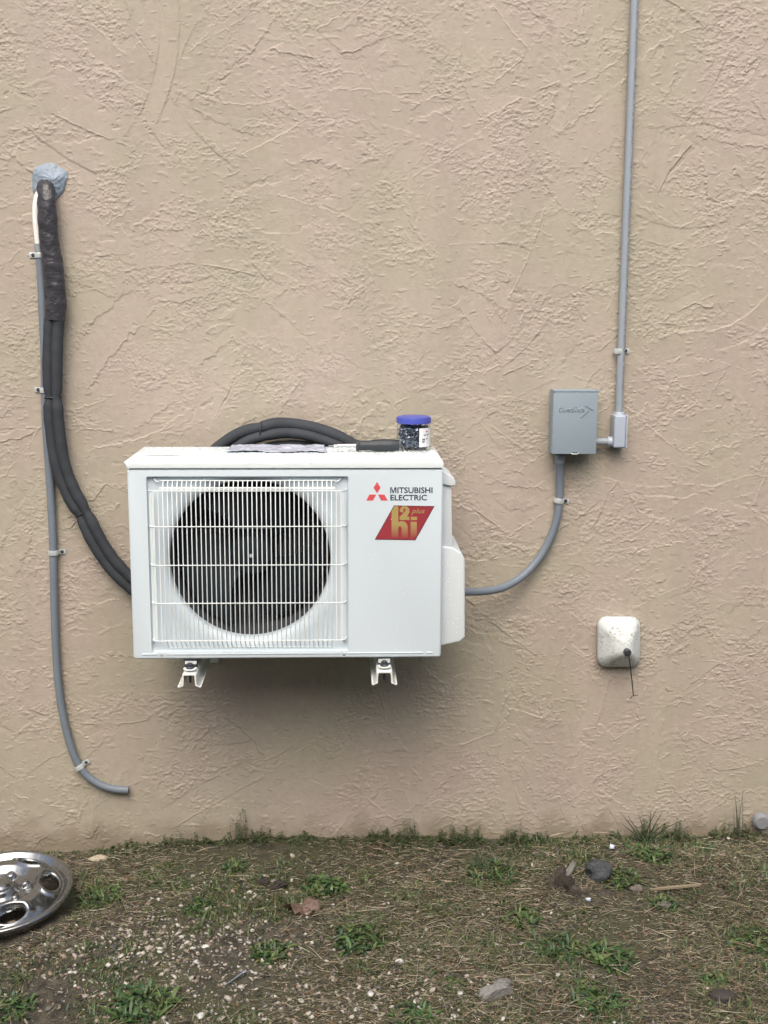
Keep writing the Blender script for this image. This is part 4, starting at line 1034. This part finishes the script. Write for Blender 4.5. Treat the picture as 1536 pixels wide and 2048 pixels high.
def build_green():
    out = []
    wf = lambda x, y: np.clip(.30 + .30 * pat(_pn, x, y) + .45 * np.exp(-np.abs(y) / .06) + .12 * (x > .6), .02, 1)
    x, y, g = scatter(38000, 411, wf); n = len(x)
    out.append(blades(x, y, gz(x, y), g.uniform(.006, .024, n), g.uniform(.0014, .0036, n), g.uniform(0, 6.283, n), g.uniform(.1, 1.0, n), g.uniform(.2, 1.4, n),
                      pick(g, [(.050, .085, .026), (.080, .10, .032), (.042, .070, .028), (.10, .115, .04), (.09, .088, .035)], n), 3, False, g))
    # looser clumps of longer blades between the weeds
    cx_, cy_, g = scatter(230, 414, lambda x, y: np.clip(.25 + .35 * (x > .55) + .3 * np.exp(-np.abs(y) / .15) + .3 * pat(_pn, x, y), .02, 1))
    rr = g.uniform(.008, .035, len(cx_)); rep_ = (rr * 2600).astype(int)
    x = np.repeat(cx_, rep_) + g.normal(0, 1, rep_.sum()) * np.repeat(rr, rep_); y = np.minimum(np.repeat(cy_, rep_) + g.normal(0, 1, rep_.sum()) * np.repeat(rr, rep_) * .8, -.006); n = len(x)
    out.append(blades(x, y, gz(x, y), g.uniform(.010, .032, n), g.uniform(.0018, .0048, n), g.uniform(0, 6.283, n), g.uniform(.1, 1.2, n), g.uniform(.3, 1.6, n),
                      pick(g, [(.045, .085, .026), (.060, .10, .030), (.036, .066, .026), (.09, .11, .04), (.11, .10, .05)], n, .3), 4, False, g))
    # finer moss
    wm = lambda x, y: np.clip(.2 + .5 * pat(_pn2, x, y), .03, 1)
    x, y, g = scatter(42000, 412, wm); n = len(x)
    out.append(blades(x, y, gz(x, y), g.uniform(.003, .009, n), g.uniform(.0012, .0022, n), g.uniform(0, 6.283, n), g.uniform(.3, 1.3, n), g.uniform(0, 1, n),
                      pick(g, [(.10, .10, .035), (.075, .08, .03), (.12, .105, .05)], n), 2, False, g))
    v, f, c = merge(out)
    tag(put('ground_cover', raw_mesh(v, f, cols=c, sm=True), M['leaf']), 'short moss and tiny green blades growing through the soil', 'ground cover', kind='stuff')
    # leafy sprouts along the foot of the wall
    out = []; g = np.random.default_rng(413); ns = 900
    sx = np.sort(g.uniform(-.25, 2.1, ns)); sy = -np.abs(g.normal(0, .032, ns)) - .006
    hgt = np.clip(g.normal(.022, .012, ns), .004, .06) * (1 + .8 * (np.sin(sx * 9) > .2)) * np.clip(.55 + .5 * np.sin(sx * 23 + 2 * np.sin(sx * 7)) + .3 * np.sin(sx * 61), .12, 1.4) * np.interp(sx, [-.25, -.05, .3, 2], [.35, .8, 1, 1])
    for k in range(10):
        zz = gz(sx, sy) + hgt * (k / 9) ; n = ns
        out.append(blades(sx + g.normal(0, .002, n), sy, zz, g.uniform(.004, .009, n), g.uniform(.003, .006, n), g.uniform(0, 6.283, n), g.uniform(0, .9, n), g.uniform(.2, 1, n),
                          pick(g, [(.050, .085, .035), (.07, .10, .04), (.04, .068, .03), (.09, .10, .04)], n), 2, False, g))
    out.append(blades(sx, sy, gz(sx, sy), hgt * 1.1, np.full(ns, .0012), g.uniform(0, 6.28, ns), np.full(ns, 1.45), g.normal(0, .3, ns), pick(g, [(.07, .08, .04)], ns), 2, True, g)[:3])
    v, f, c = merge(out)
    tag(put('wall_foot_weeds', raw_mesh(v, f, cols=c, sm=True), M['leaf']), 'low dark green weeds fringing the bottom of the wall', 'weeds', kind='stuff')
build_green()
_ICO = {}
def ico(sub):
    if sub not in _ICO:
        b = bmesh.new(); bmesh.ops.create_icosphere(b, subdivisions=sub, radius=1)
        _ICO[sub] = (np.array([tuple(v.co) for v in b.verts]), np.array([[v.index for v in f.verts] for f in b.faces])); b.free()
    return _ICO[sub]
def stones(x, y, z, r, col, g, flat=.55, sub=1):
    iv, fi = ico(sub); n = len(x); k = len(iv)
    V = iv[None] * (1 + g.normal(0, .24, (n, k, 1)))
    V = V * np.stack([g.uniform(.7, 1.35, n), g.uniform(.6, 1.1, n), g.uniform(.35, flat + .2, n)], -1)[:, None]
    a = g.uniform(0, 6.283, n); ca, sa = np.cos(a)[:, None], np.sin(a)[:, None]
    X_ = V[..., 0] * ca - V[..., 1] * sa; Y_ = V[..., 0] * sa + V[..., 1] * ca; ti = g.normal(0, .35, (n, 1)); Z_ = V[..., 2] + X_ * ti
    V = np.stack([X_, Y_, Z_], -1) * r[:, None, None] + np.stack([x, y, z], -1)[:, None]
    Fc = (fi[None] + (np.arange(n) * k)[:, None, None]).reshape(-1, 3)
    return V.reshape(-1, 3), Fc, np.repeat(col, k, 0)
def build_gravel():
    cen = H(330, 1920, 0); c2 = H(700, 2010, 0)
    wf = lambda x, y: np.clip(.95 * np.exp(-(((x - cen.x) / .30) ** 2 + ((y - cen.y) / .22) ** 2)) + .8 * np.exp(-(((x - c2.x) / .35) ** 2 + ((y - c2.y) / .16) ** 2)) + .10 + .10 * pat(_pn, x, y), .01, 1)
    x, y, g = scatter(11500, 421, wf); n = len(x); r = np.clip(g.lognormal(math.log(.0034), .45, n), .0015, .0095)
    a = stones(x, y, gz(x, y) + r * .25, r, pick(g, [(.25, .225, .18), (.17, .15, .12), (.32, .29, .25), (.10, .09, .075), (.22, .17, .12), (.40, .38, .34), (.07, .07, .07), (.13, .12, .10)], n), g)
    x, y, g = scatter(330, 422, wf); n = len(x); r = g.uniform(.0035, .0075, n)
    b = stones(x, y, gz(x, y) + r * .45, r, pick(g, [(.45, .45, .41), (.55, .55, .52), (.38, .35, .30), (.42, .39, .33)], n, .1), g)
    v, f, c = merge([a, b])
    tag(put('gravel', raw_mesh(v, f, cols=c), M['stone']), 'small mixed grey and white gravel scattered over the soil', 'gravel', kind='stuff')
    # dark and reddish leaf crumbs and wood chips
    wf = lambda x, y: np.clip(.4 + .3 * pat(_pn2, y * 0 + x, y), .05, 1)
    x, y, g = scatter(20000, 431, wf); n = len(x)
    v, f, c = blades(x, y, gz(x, y) + g.uniform(0, .005, n), g.uniform(.006, .020, n), g.uniform(.003, .008, n), g.uniform(0, 6.28, n), g.normal(0, .25, n), g.normal(0, .6, n),
                     pick(g, [(.10, .070, .045), (.07, .055, .038), (.15, .085, .05), (.045, .038, .03), (.18, .145, .10), (.12, .12, .105), (.05, .05, .04)], n), 2, False, g)
    tag(put('leaf_litter', raw_mesh(v, f, cols=c, sm=True), M['leaf']), 'brown crumbs of dead leaves and bark on the soil', 'leaf litter', kind='stuff')
build_gravel()

# ------------------------------------------------------------------ weeds one can tell apart
def weed(px_, py_, rad, label, seed, nl=34, wd=.010, pal=None, name='weed', cat='weed', up=.45, ln=(.5, 1.0), group='leafy weeds on the soil'):
    c = G(px_, py_); g = np.random.default_rng(seed); n = nl
    nl = n = int(nl * 5); wd *= .85; yaw = g.uniform(0, 6.283, n); L = rad * g.uniform(.25, .62, n); pal = pal or [(.034, .078, .024), (.052, .105, .028), (.026, .060, .024), (.085, .125, .038)]
    off = rad * .92 * np.sqrt(g.random(n)); oa = g.uniform(0, 6.28, n)
    x, y = c.x + off * np.cos(oa), c.y + off * np.sin(oa)
    # leaf: widens then narrows, folded along its midrib
    seg = 6; V = []; Fc = []; Cc = []; col = pick(g, pal + pal + [(.09, .10, .04)], n, .35)
    shape = [.25, .6, .95, 1.0, .85, .5, .06]
    for i in range(n):
        a = up + g.normal(.1, .4); d = np.array([math.cos(yaw[i]), math.sin(yaw[i])]); s_ = np.array([-d[1], d[0]])
        px, pz = 0, 0; o = len(V); w0 = wd * g.uniform(.35, 1.1); bend = g.uniform(.6, 1.6); zb = float(gz(x[i], y[i])) + .002
        for k in range(seg + 1):
            w = w0 * shape[k] * (1 + .25 * (k % 2) * (wd > .008)) / 2; cx, cy = x[i] + d[0] * px, y[i] + d[1] * px
            V += [(cx - s_[0] * w, cy - s_[1] * w, zb + pz + w * .45), (cx, cy, zb + pz), (cx + s_[0] * w, cy + s_[1] * w, zb + pz + w * .45)]
            Cc += [col[i]] * 3; px += math.cos(a) * L[i] / seg; pz = max(pz + math.sin(a) * L[i] / seg, -.001); a -= bend / seg
        for k in range(seg):
            q = o + 3 * k; Fc += [(q, q + 1, q + 4, q + 3), (q + 1, q + 2, q + 5, q + 4)]
    me = raw_mesh(V, np.array(Fc), cols=np.array(Cc), sm=True)
    o = put(name, me, M['leaf']); base_at(o, c); tag(o, label, cat, group)
WE = [(205, 1798, .062, 'bushy green weed clump touching the right side of the chrome wheel cover', 46, .008),
      (398, 1818, .045, 'green weed above the pale gravel, left of the curled brown leaf', 34, .008),
      (651, 1776, .062, 'broad dark green weed mat just right above the curled brown leaf', 60, .013),
      (716, 1882, .062, 'bright leafy rosette right of the small rosette in the middle foreground', 48, .011),
      (541, 1906, .050, 'small green rosette just above the short metal strip and bolt', 36, .011),
      (283, 2014, .078, 'large leafy weed among gravel at the bottom left corner', 60, .011),
      (985, 1752, .075, 'dark feathery weed patch under the spiky grass tuft near the middle', 60, .007),
      (1050, 1842, .055, 'thin green weed below and left of the dark broken stump', 30, .009),
      (1110, 1895, .070, 'long-leaved green weed in the middle right foreground', 46, .007),
      (905, 1972, .035, 'tiny bright green tuft left of the grey wood chunk', 30, .005),
      (828, 2034, .055, 'bright green long-bladed weed cut by the bottom edge', 34, .009),
      (1298, 1712, .065, 'green leafy weed at the base of the tall spiky tuft by wall', 50, .010),
      (1240, 1760, .050, 'pale green weed right beside the round dark lump', 34, .010),
      (1190, 2000, .070, 'weed clump between grey wood chunk and dark ribbed cone', 44, .010),
      (1215, 1915, .065, 'broad-leaved green weed above the clump near the ribbed cone', 42, .011),
      (1505, 1888, .070, 'green grassy weed at the right edge of the photo', 44, .008),
      (1330, 1812, .040, 'sparse green sprig right of the tan wood splinter', 22, .008),
      (1425, 1965, .040, 'small green weed behind the dark ribbed cone', 26, .009),
      (1400, 1700, .050, 'low green weed between the spiky tuft and the upright stalks', 34, .007),
      (30, 2020, .050, 'green weed in the extreme bottom left corner', 30, .009),
      (470, 1735, .040, 'small dull green weed below the wall above the dark lump', 26, .007)]
for i, (a, b, r_, lab, nl, w) in enumerate(WE): weed(a, b, r_, lab, 500 + i, nl, w)
def tuft(px_, py_, tips, label, name='grass_tuft', cat='grass tuft', w=.0058, col=(.05, .075, .038), y=None):
    """upright blades drawn from the root to tips given in photo pixels, at the root's depth"""
    c = G(px_, py_)
    if y is not None: c = Vector((W(px_, py_, y).x, y, float(gz(W(px_, py_, y).x, y))))
    V = []; Fc = []; Cc = []; g = np.random.default_rng(int(px_))
    for tx, ty in tips:
        dy = g.normal(0, .02); tip = W(tx, ty, min(c.y + dy, -.012)); root = c + Vector((g.normal(0, .008), g.normal(0, .006), -.002)); root.y = min(root.y, -.010)
        mid = root.lerp(tip, .5) + Vector((0, 0, (tip - root).length * g.uniform(.02, .12))); P = spline([root, mid, tip], 4)
        v, f = tube_np(P, [w * (1 - .85 * i / (len(P) - 1)) * .5 for i in range(len(P))], 4, flat=.35); o = len(V)
        V += [tuple(q) for q in v]; Fc += [tuple(k + o for k in q) for q in f]; cc = np.array(col) * g.uniform(.75, 1.4); Cc += [cc] * len(v)
    o = put(name, raw_mesh(V, Fc, cols=np.array(Cc), sm=True), M['leaf']); base_at(o, c); tag(o, label, cat)
tuft(1292, 1686, [(1238, 1622), (1240, 1645), (1256, 1632), (1276, 1628), (1283, 1650), (1301, 1620), (1314, 1617), (1326, 1622), (1345, 1658), (1340, 1640), (1365, 1640), (1268, 1662), (1312, 1650), (1250, 1668), (1340, 1668), (1290, 1640)],
     'tall spiky dark grass tuft standing against the wall, right of centre', y=-.045)
tuft(1474, 1668, [(1469, 1583), (1471, 1600), (1485, 1584), (1488, 1572), (1480, 1608), (1467, 1620), (1483, 1630), (1476, 1640)], 'bunch of thin upright stalks against the wall near right edge', 'plant_stalks', 'stalks', .0028, (.075, .085, .06), y=-.03)
tuft(955, 1735, [(921, 1712), (930, 1722), (944, 1686), (950, 1700), (960, 1706), (968, 1702), (984, 1712), (990, 1720), (925, 1736), (940, 1715), (985, 1742)], 'spiky pale green grass tuft in the soil below the wall, centre', w=.0055, col=(.09, .12, .065))
tuft(1395, 1702, [(1346, 1606), (1362, 1650)], 'single leaning dead twig crossing the wall beside the spiky tuft', 'dry_twig', 'twig', .0018, (.12, .10, .07), y=-.05)

# ------------------------------------------------------------------ lone items on the ground
def lump(name, px_, py_, dims, rot, col, label, cat, seed, rough=.75, sub=4, jit=.10, group=None, ridge=0):
    c = G(px_, py_); iv, fi = ico(sub); g = np.random.default_rng(seed)
    nfreq = g.normal(0, 2.2, (8, 3)); ph = g.uniform(0, 6, 8)
    V = iv * (1 + jit * sum(np.sin(iv @ nfreq[k] + ph[k]) for k in range(8))[:, None] / 2.2 + g.normal(0, jit * .10, (len(iv), 1)) + jit * .35 * np.sign(np.sin(iv @ nfreq[0] * 3 + 1)).reshape(-1, 1) * (jit > .09) + jit * .3 * np.sin(iv @ nfreq[1] * 5).reshape(-1, 1))
    if ridge: V[:, 2] = np.sign(V[:, 2]) * np.abs(V[:, 2]) ** .6 + ridge * np.sin(iv[:, 0] * 9)
    V = V * np.array(dims)
    mt = Matrix.Rotation(rot, 3, 'Z'); V = V @ np.array(mt).T
    V[:, 2] += dims[2] * .55; V = V + np.array(c)
    o = put(name, raw_mesh(V, fi, sm=jit < .08), mat(name + '_surface', col, rough, var=.5, vscale=60, bump=.004, bscale=120)); base_at(o, c); tag(o, label, cat, group)
def timber(name, pieces, col, label, cat, seed):
    """weathered split wood: craggy slabs; each piece = photo pixel, length, width, height, heading, tilt"""
    g = np.random.default_rng(seed); bm = bmesh.new(); c0 = G(pieces[0][0], pieces[0][1])
    for (px_, py_, L_, W_, H_, hd, tl) in pieces:
        c = G(px_, py_); b1 = bmesh.new(); bmesh.ops.create_cube(b1, size=1); bmesh.ops.subdivide_edges(b1, edges=b1.edges[:], cuts=9, use_grid_fill=True); vs = b1.verts
        rot = Matrix.Rotation(hd, 3, 'Z') @ Matrix.Rotation(tl, 3, 'Y'); f1, f2, f3 = g.uniform(9, 16), g.uniform(2, 4), g.uniform(0, 6, 4)
        for v in vs:
            x, y, z = v.co
            w = 1 - .45 * abs(x) ** 2 * 2 + .10 * math.sin(f1 * y * 2 + f3[0]) + .12 * math.sin(f2 * x * 3 + f3[1])
            zz = z * (w + .22 * math.sin(f1 * y + f3[2]) + g.normal(0, .03)); xx = x * (1 + .16 * math.sin(f1 * y * .8 + f3[3]) + .12 * math.sin(9 * z))
            yy = y * (1 - .5 * x * x + .12 * math.sin(8 * x + f3[0]) + g.normal(0, .03))
            p = rot @ Vector((xx * L_, yy * W_, zz * H_)); v.co = c + p + Vector((0, 0, H_ * .35 + abs(math.sin(tl)) * L_ * .4))
        m1 = bpy.data.meshes.new('p'); b1.to_mesh(m1); b1.free(); bm.from_mesh(m1)
    o = put(name, bm_mesh(bm, angle=R(28)), mat(name + '_grain', col, .8, var=.55, vscale=90, bump=.003, bscale=140)); base_at(o, c0); tag(o, label, cat)
timber('wood_chunk', [(988, 1992, .068, .032, .022, R(24), R(-6)), (1002, 1978, .045, .022, .020, R(38), R(-4))], (.19, .19, .18), 'weathered grey wood chunk in the lower middle foreground', 'wood', 31)
timber('broken_stump', [(1118, 1775, .026, .022, .060, R(10), R(12)), (1138, 1782, .024, .020, .045, R(40), R(-14)), (1103, 1778, .020, .016, .040, R(70), R(22)), (1150, 1788, .030, .018, .024, R(-20), 0)], (.062, .052, .043), 'dark rotten wood stump with a split grey top beside the black stone', 'stump', 33)
timber('wood_splinter', [(1140, 1752, .052, .014, .012, R(48), R(-35))], (.17, .165, .15), 'short grey wood piece leaning on the dark stump', 'wood', 34)
lump('dark_stone', 1196, 1755, (.036, .028, .030), R(-15), (.050, .056, .062), 'round nearly black stone right of the broken stump', 'stone', 32, jit=.19)
lump('bark_lump', 555, 1778, (.022, .018, .016), R(0), (.035, .028, .024), 'black rotten lump left of the broad dark weed mat', 'wood', 35, jit=.2)
lump('bark_lump', 527, 1770, (.014, .012, .013), R(0), (.030, .025, .022), 'small black crumb left of the larger black lump', 'wood', 36, jit=.2)
lump('pale_chip', 199, 1721, (.030, .016, .009), R(8), (.40, .35, .27), 'flat tan bark chip between the wheel cover and the wall', 'bark chip', 37, jit=.08)
lump('grey_stone', 1272, 1783, (.018, .014, .012), R(0), (.14, .12, .11), 'dull grey-brown stone below the pale weed near dark stone', 'stone', 38, jit=.12)
lump('grey_stone', 1330, 1815, (.016, .013, .010), R(0), (.12, .115, .10), 'dull brown stone below the tan wood splinter', 'stone', 39, jit=.12)
lump('red_leaf_bit', 252, 1758, (.012, .009, .004), R(20), (.20, .06, .035), 'reddish leaf scrap right of the tan bark chip', 'leaf', 40, jit=.2)
# pebbles that stand out white
for i, (a, b, r_, lab) in enumerate(((411, 1894, .0085, 'round white pebble, upper of a pair near the left gravel'), (391, 1925, .0070, 'oval white pebble just below and left of the round one'),
        (742, 1989, .0095, 'large white pebble beside a smaller one, bottom middle'), (757, 1990, .0060, 'small white pebble touching the large one, bottom middle'),
        (798, 1925, .0110, 'pale greenish glassy stone below the leafy rosettes'), (401, 2033, .0110, 'long white stone at the bottom edge, left of centre'),
        (750, 2019, .0085, 'angular white stone at the bottom edge, left of the green weed'), (908, 2035, .0095, 'white pebble at the bottom edge under the grey wood chunk'),
        (710, 2021, .0070, 'roundish white pebble left of the angular white stone at the bottom'), (831, 2004, .0080, 'creamy white stone just above the bottom green weed'),
        (320, 1899, .0070, 'flat white sliver stone in the left gravel'), (386, 1898, .0075, 'broad pale stone left of the round white pebble'), (260, 1873, .0065, 'pale grey pebble in gravel below the wheel cover weed'))):
    lump('white_pebble', a, b, (r_ * 1.15, r_ * .8, r_ * .5), i * .9, (.58, .59, .56), lab, 'pebble', 60 + i, rough=.5, sub=2, jit=.17, group='white pebbles in the soil')
def build_disc():
    y = -.045; c = W(1527, 1648, y)
    o = put('round_cap', lathe([(0, -.010), (.019, -.0095), (.0245, -.005), (.0265, .002), (.0265, .012), (0, .012)], 40, (c.x, y + .015, c.z), 'y'), mat('dull_grey_cap', (.21, .225, .24), .6, var=.25, vscale=60, bump=.0008)); base_at(o, (c.x, y, c.z - .028))
    tag(o, 'round dull grey cap leaning on the wall at the right edge', 'cap')
build_disc()
def build_cone():
    c = G(1446, 1998); V, Fc = [], []; n = 48; prof = [(.030, .0), (.031, .006), (.028, .013), (.020, .018), (.010, .020), (0, .0195)]
    for k in range(n):
        a = 2 * math.pi * k / n
        for r_, h in prof:
            rr = r_ * (1 + (.06 if k % 3 == 0 else -.03)); V.append((c.x + rr * math.cos(a), c.y + rr * .7 * math.sin(a), c.z + h))
    m_ = len(prof)
    for k in range(n):
        for j in range(m_ - 1): Fc.append((k * m_ + j, ((k + 1) % n) * m_ + j, ((k + 1) % n) * m_ + j + 1, k * m_ + j + 1))
    o = put('seed_pod', raw_mesh(V, Fc, sm=True, angle=R(30)), mat('dark_pod', (.04, .036, .032), .7, var=.3, vscale=90)); base_at(o, c)
    tag(o, 'dark ribbed half-buried pod near the bottom right corner', 'seed pod')
build_cone()
def build_splinter():
    a, b = G(1300, 1786), G(1400, 1776); z = .012
    d = (b - a); n = Vector((-d.y, d.x, 0)).normalized()
    V = [tuple(a + n * .002 + Vector((0, 0, z))), tuple(a - n * .002 + Vector((0, 0, z))), tuple(a.lerp(b, .5) - n * .009 + Vector((0, 0, z + .002))), tuple(b - n * .004 + Vector((0, 0, z))), tuple(b + n * .003 + Vector((0, 0, z))), tuple(a.lerp(b, .4) + n * .005 + Vector((0, 0, z + .001)))]
    W_ = V + [(x, y, q - .005) for x, y, q in V]; Fc = [tuple(range(6)), tuple(range(6, 12))[::-1]] + [(i, i + 6, (i + 1) % 6 + 6, (i + 1) % 6) for i in range(6)]
    o = put('flat_splinter', raw_mesh(W_, Fc), mat('tan_wood', (.22, .185, .13), .7, var=.25, vscale=60)); base_at(o, a.lerp(b, .5)); tag(o, 'long flat tan wood splinter lying right of the dark stone', 'wood')
build_splinter()
def build_leaf():
    c = G(602, 1822); g = np.random.default_rng(77); nx, ny = 22, 14; V = []; Fc = []
    lobes = lambda a: .027 * (1 + .30 * abs(math.cos(2.5 * a + .6)) ** 1.5 + .14 * math.cos(7 * a + 1) + .08 * math.cos(17 * a))
    V.append((c.x, c.y, c.z + .016)); n = 60; m_ = 6
    for j in range(1, m_ + 1):
        for i in range(n):
            a = 2 * math.pi * i / n; r_ = lobes(a) * j / m_
            V.append((c.x + r_ * math.cos(a) * 1.35, c.y + r_ * math.sin(a), c.z + .012 + .016 * (j / m_) ** 2 * math.sin(2 * a + .5) + .006 * (j / m_) * math.sin(7 * a) + .003 * math.sin(j * 2.3 + 11 * a)))
    Fc = [(0, 1 + i, 1 + (i + 1) % n) for i in range(n)]
    for j in range(m_ - 1):
        for i in range(n): Fc.append((1 + j * n + i, 1 + (j + 1) * n + i, 1 + (j + 1) * n + (i + 1) % n, 1 + j * n + (i + 1) % n))
    o = put('dead_leaf', raw_mesh(V, Fc, sm=True), mat('dead_leaf_brown', (.13, .085, .065), .6, var=.25, vscale=60, bump=.001)); base_at(o, c)
    md = o.modifiers.new('thickness', 'SOLIDIFY'); md.thickness = .0005
    tag(o, 'large curled brown lobed leaf on the soil left of centre', 'leaf')
build_leaf()
def build_bits():
    a, b = G(451, 1975), G(491, 1951); z = Vector((0, 0, .007))
    t = thing('lag_bolt', 'thin galvanised bolt lying on gravel in the lower left', 'bolt', a.lerp(b, .5))
    put('shank', tube([a + z, a.lerp(b, .5) + z * 1.3, b.lerp(a, .12) + z * 1.6], [.0014, .0026, .0030], 10), M['shaft'], t)
    put('bolt_head', tube([b.lerp(a, .12) + z * 1.6, b + z * 1.7], .0050, 6), M['shaft'], t)
    c = G(532, 1956); o = put('metal_cap', lathe([(0, .010), (.006, .0095), (.0068, .006), (.0068, 0), (0, 0)], 20, (c.x, c.y, c.z + .002)), M['chrome']); base_at(o, c); tag(o, 'tiny shiny metal cap right of the galvanised bolt', 'metal cap')
    for px_, py_, lab, s in ((1224, 1699, 'crumpled bluish-white foil scrap below the spiky tuft by the wall', 1.0), (1176, 1804, 'tiny pale blue scrap under the dark stone', .7)):
        c = G(px_, py_); iv, fi = ico(2); g = np.random.default_rng(px_); V = iv * (1 + g.normal(0, .25, (len(iv), 1))) * np.array((.009, .006, .008)) * s + np.array(c) + np.array((0, 0, .008))
        o = put('foil_scrap', raw_mesh(V, fi), mat('foil', (.60, .66, .82), .25, var=.2, vscale=100)); base_at(o, c); tag(o, lab, 'scrap')
build_bits()

# ------------------------------------------------------------------ unseen house shape added behind the camera to block low sky light
def build_sky_blocker():
    t = thing('sky_blocker', 'unseen pale house shape added behind the camera to block low sky light', 'sky blocker', (.6, -9, 0))
    put('blocker_wall', box(-9, 10, -13, -5.9, -.05, 3.5), mat('blocker_pale', (.42, .40, .36), .8, var=.1, vscale=2), t)
    bm = bmesh.new(); V = [bm.verts.new(p) for p in ((-9.4, -13.4, 3.45), (10.4, -13.4, 3.45), (10.4, -5.6, 3.45), (-9.4, -5.6, 3.45), (-6, -9.8, 4.9), (7, -9.8, 4.9))]
    for f in ((0, 1, 5, 4), (1, 2, 5), (2, 3, 4, 5), (3, 0, 4), (3, 2, 1, 0)): bm.faces.new([V[i] for i in f])
    put('blocker_roof', bm_mesh(bm, sm=False), mat('blocker_roof_dark', (.09, .085, .08), .9, var=.2, vscale=6), t)
build_sky_blocker()
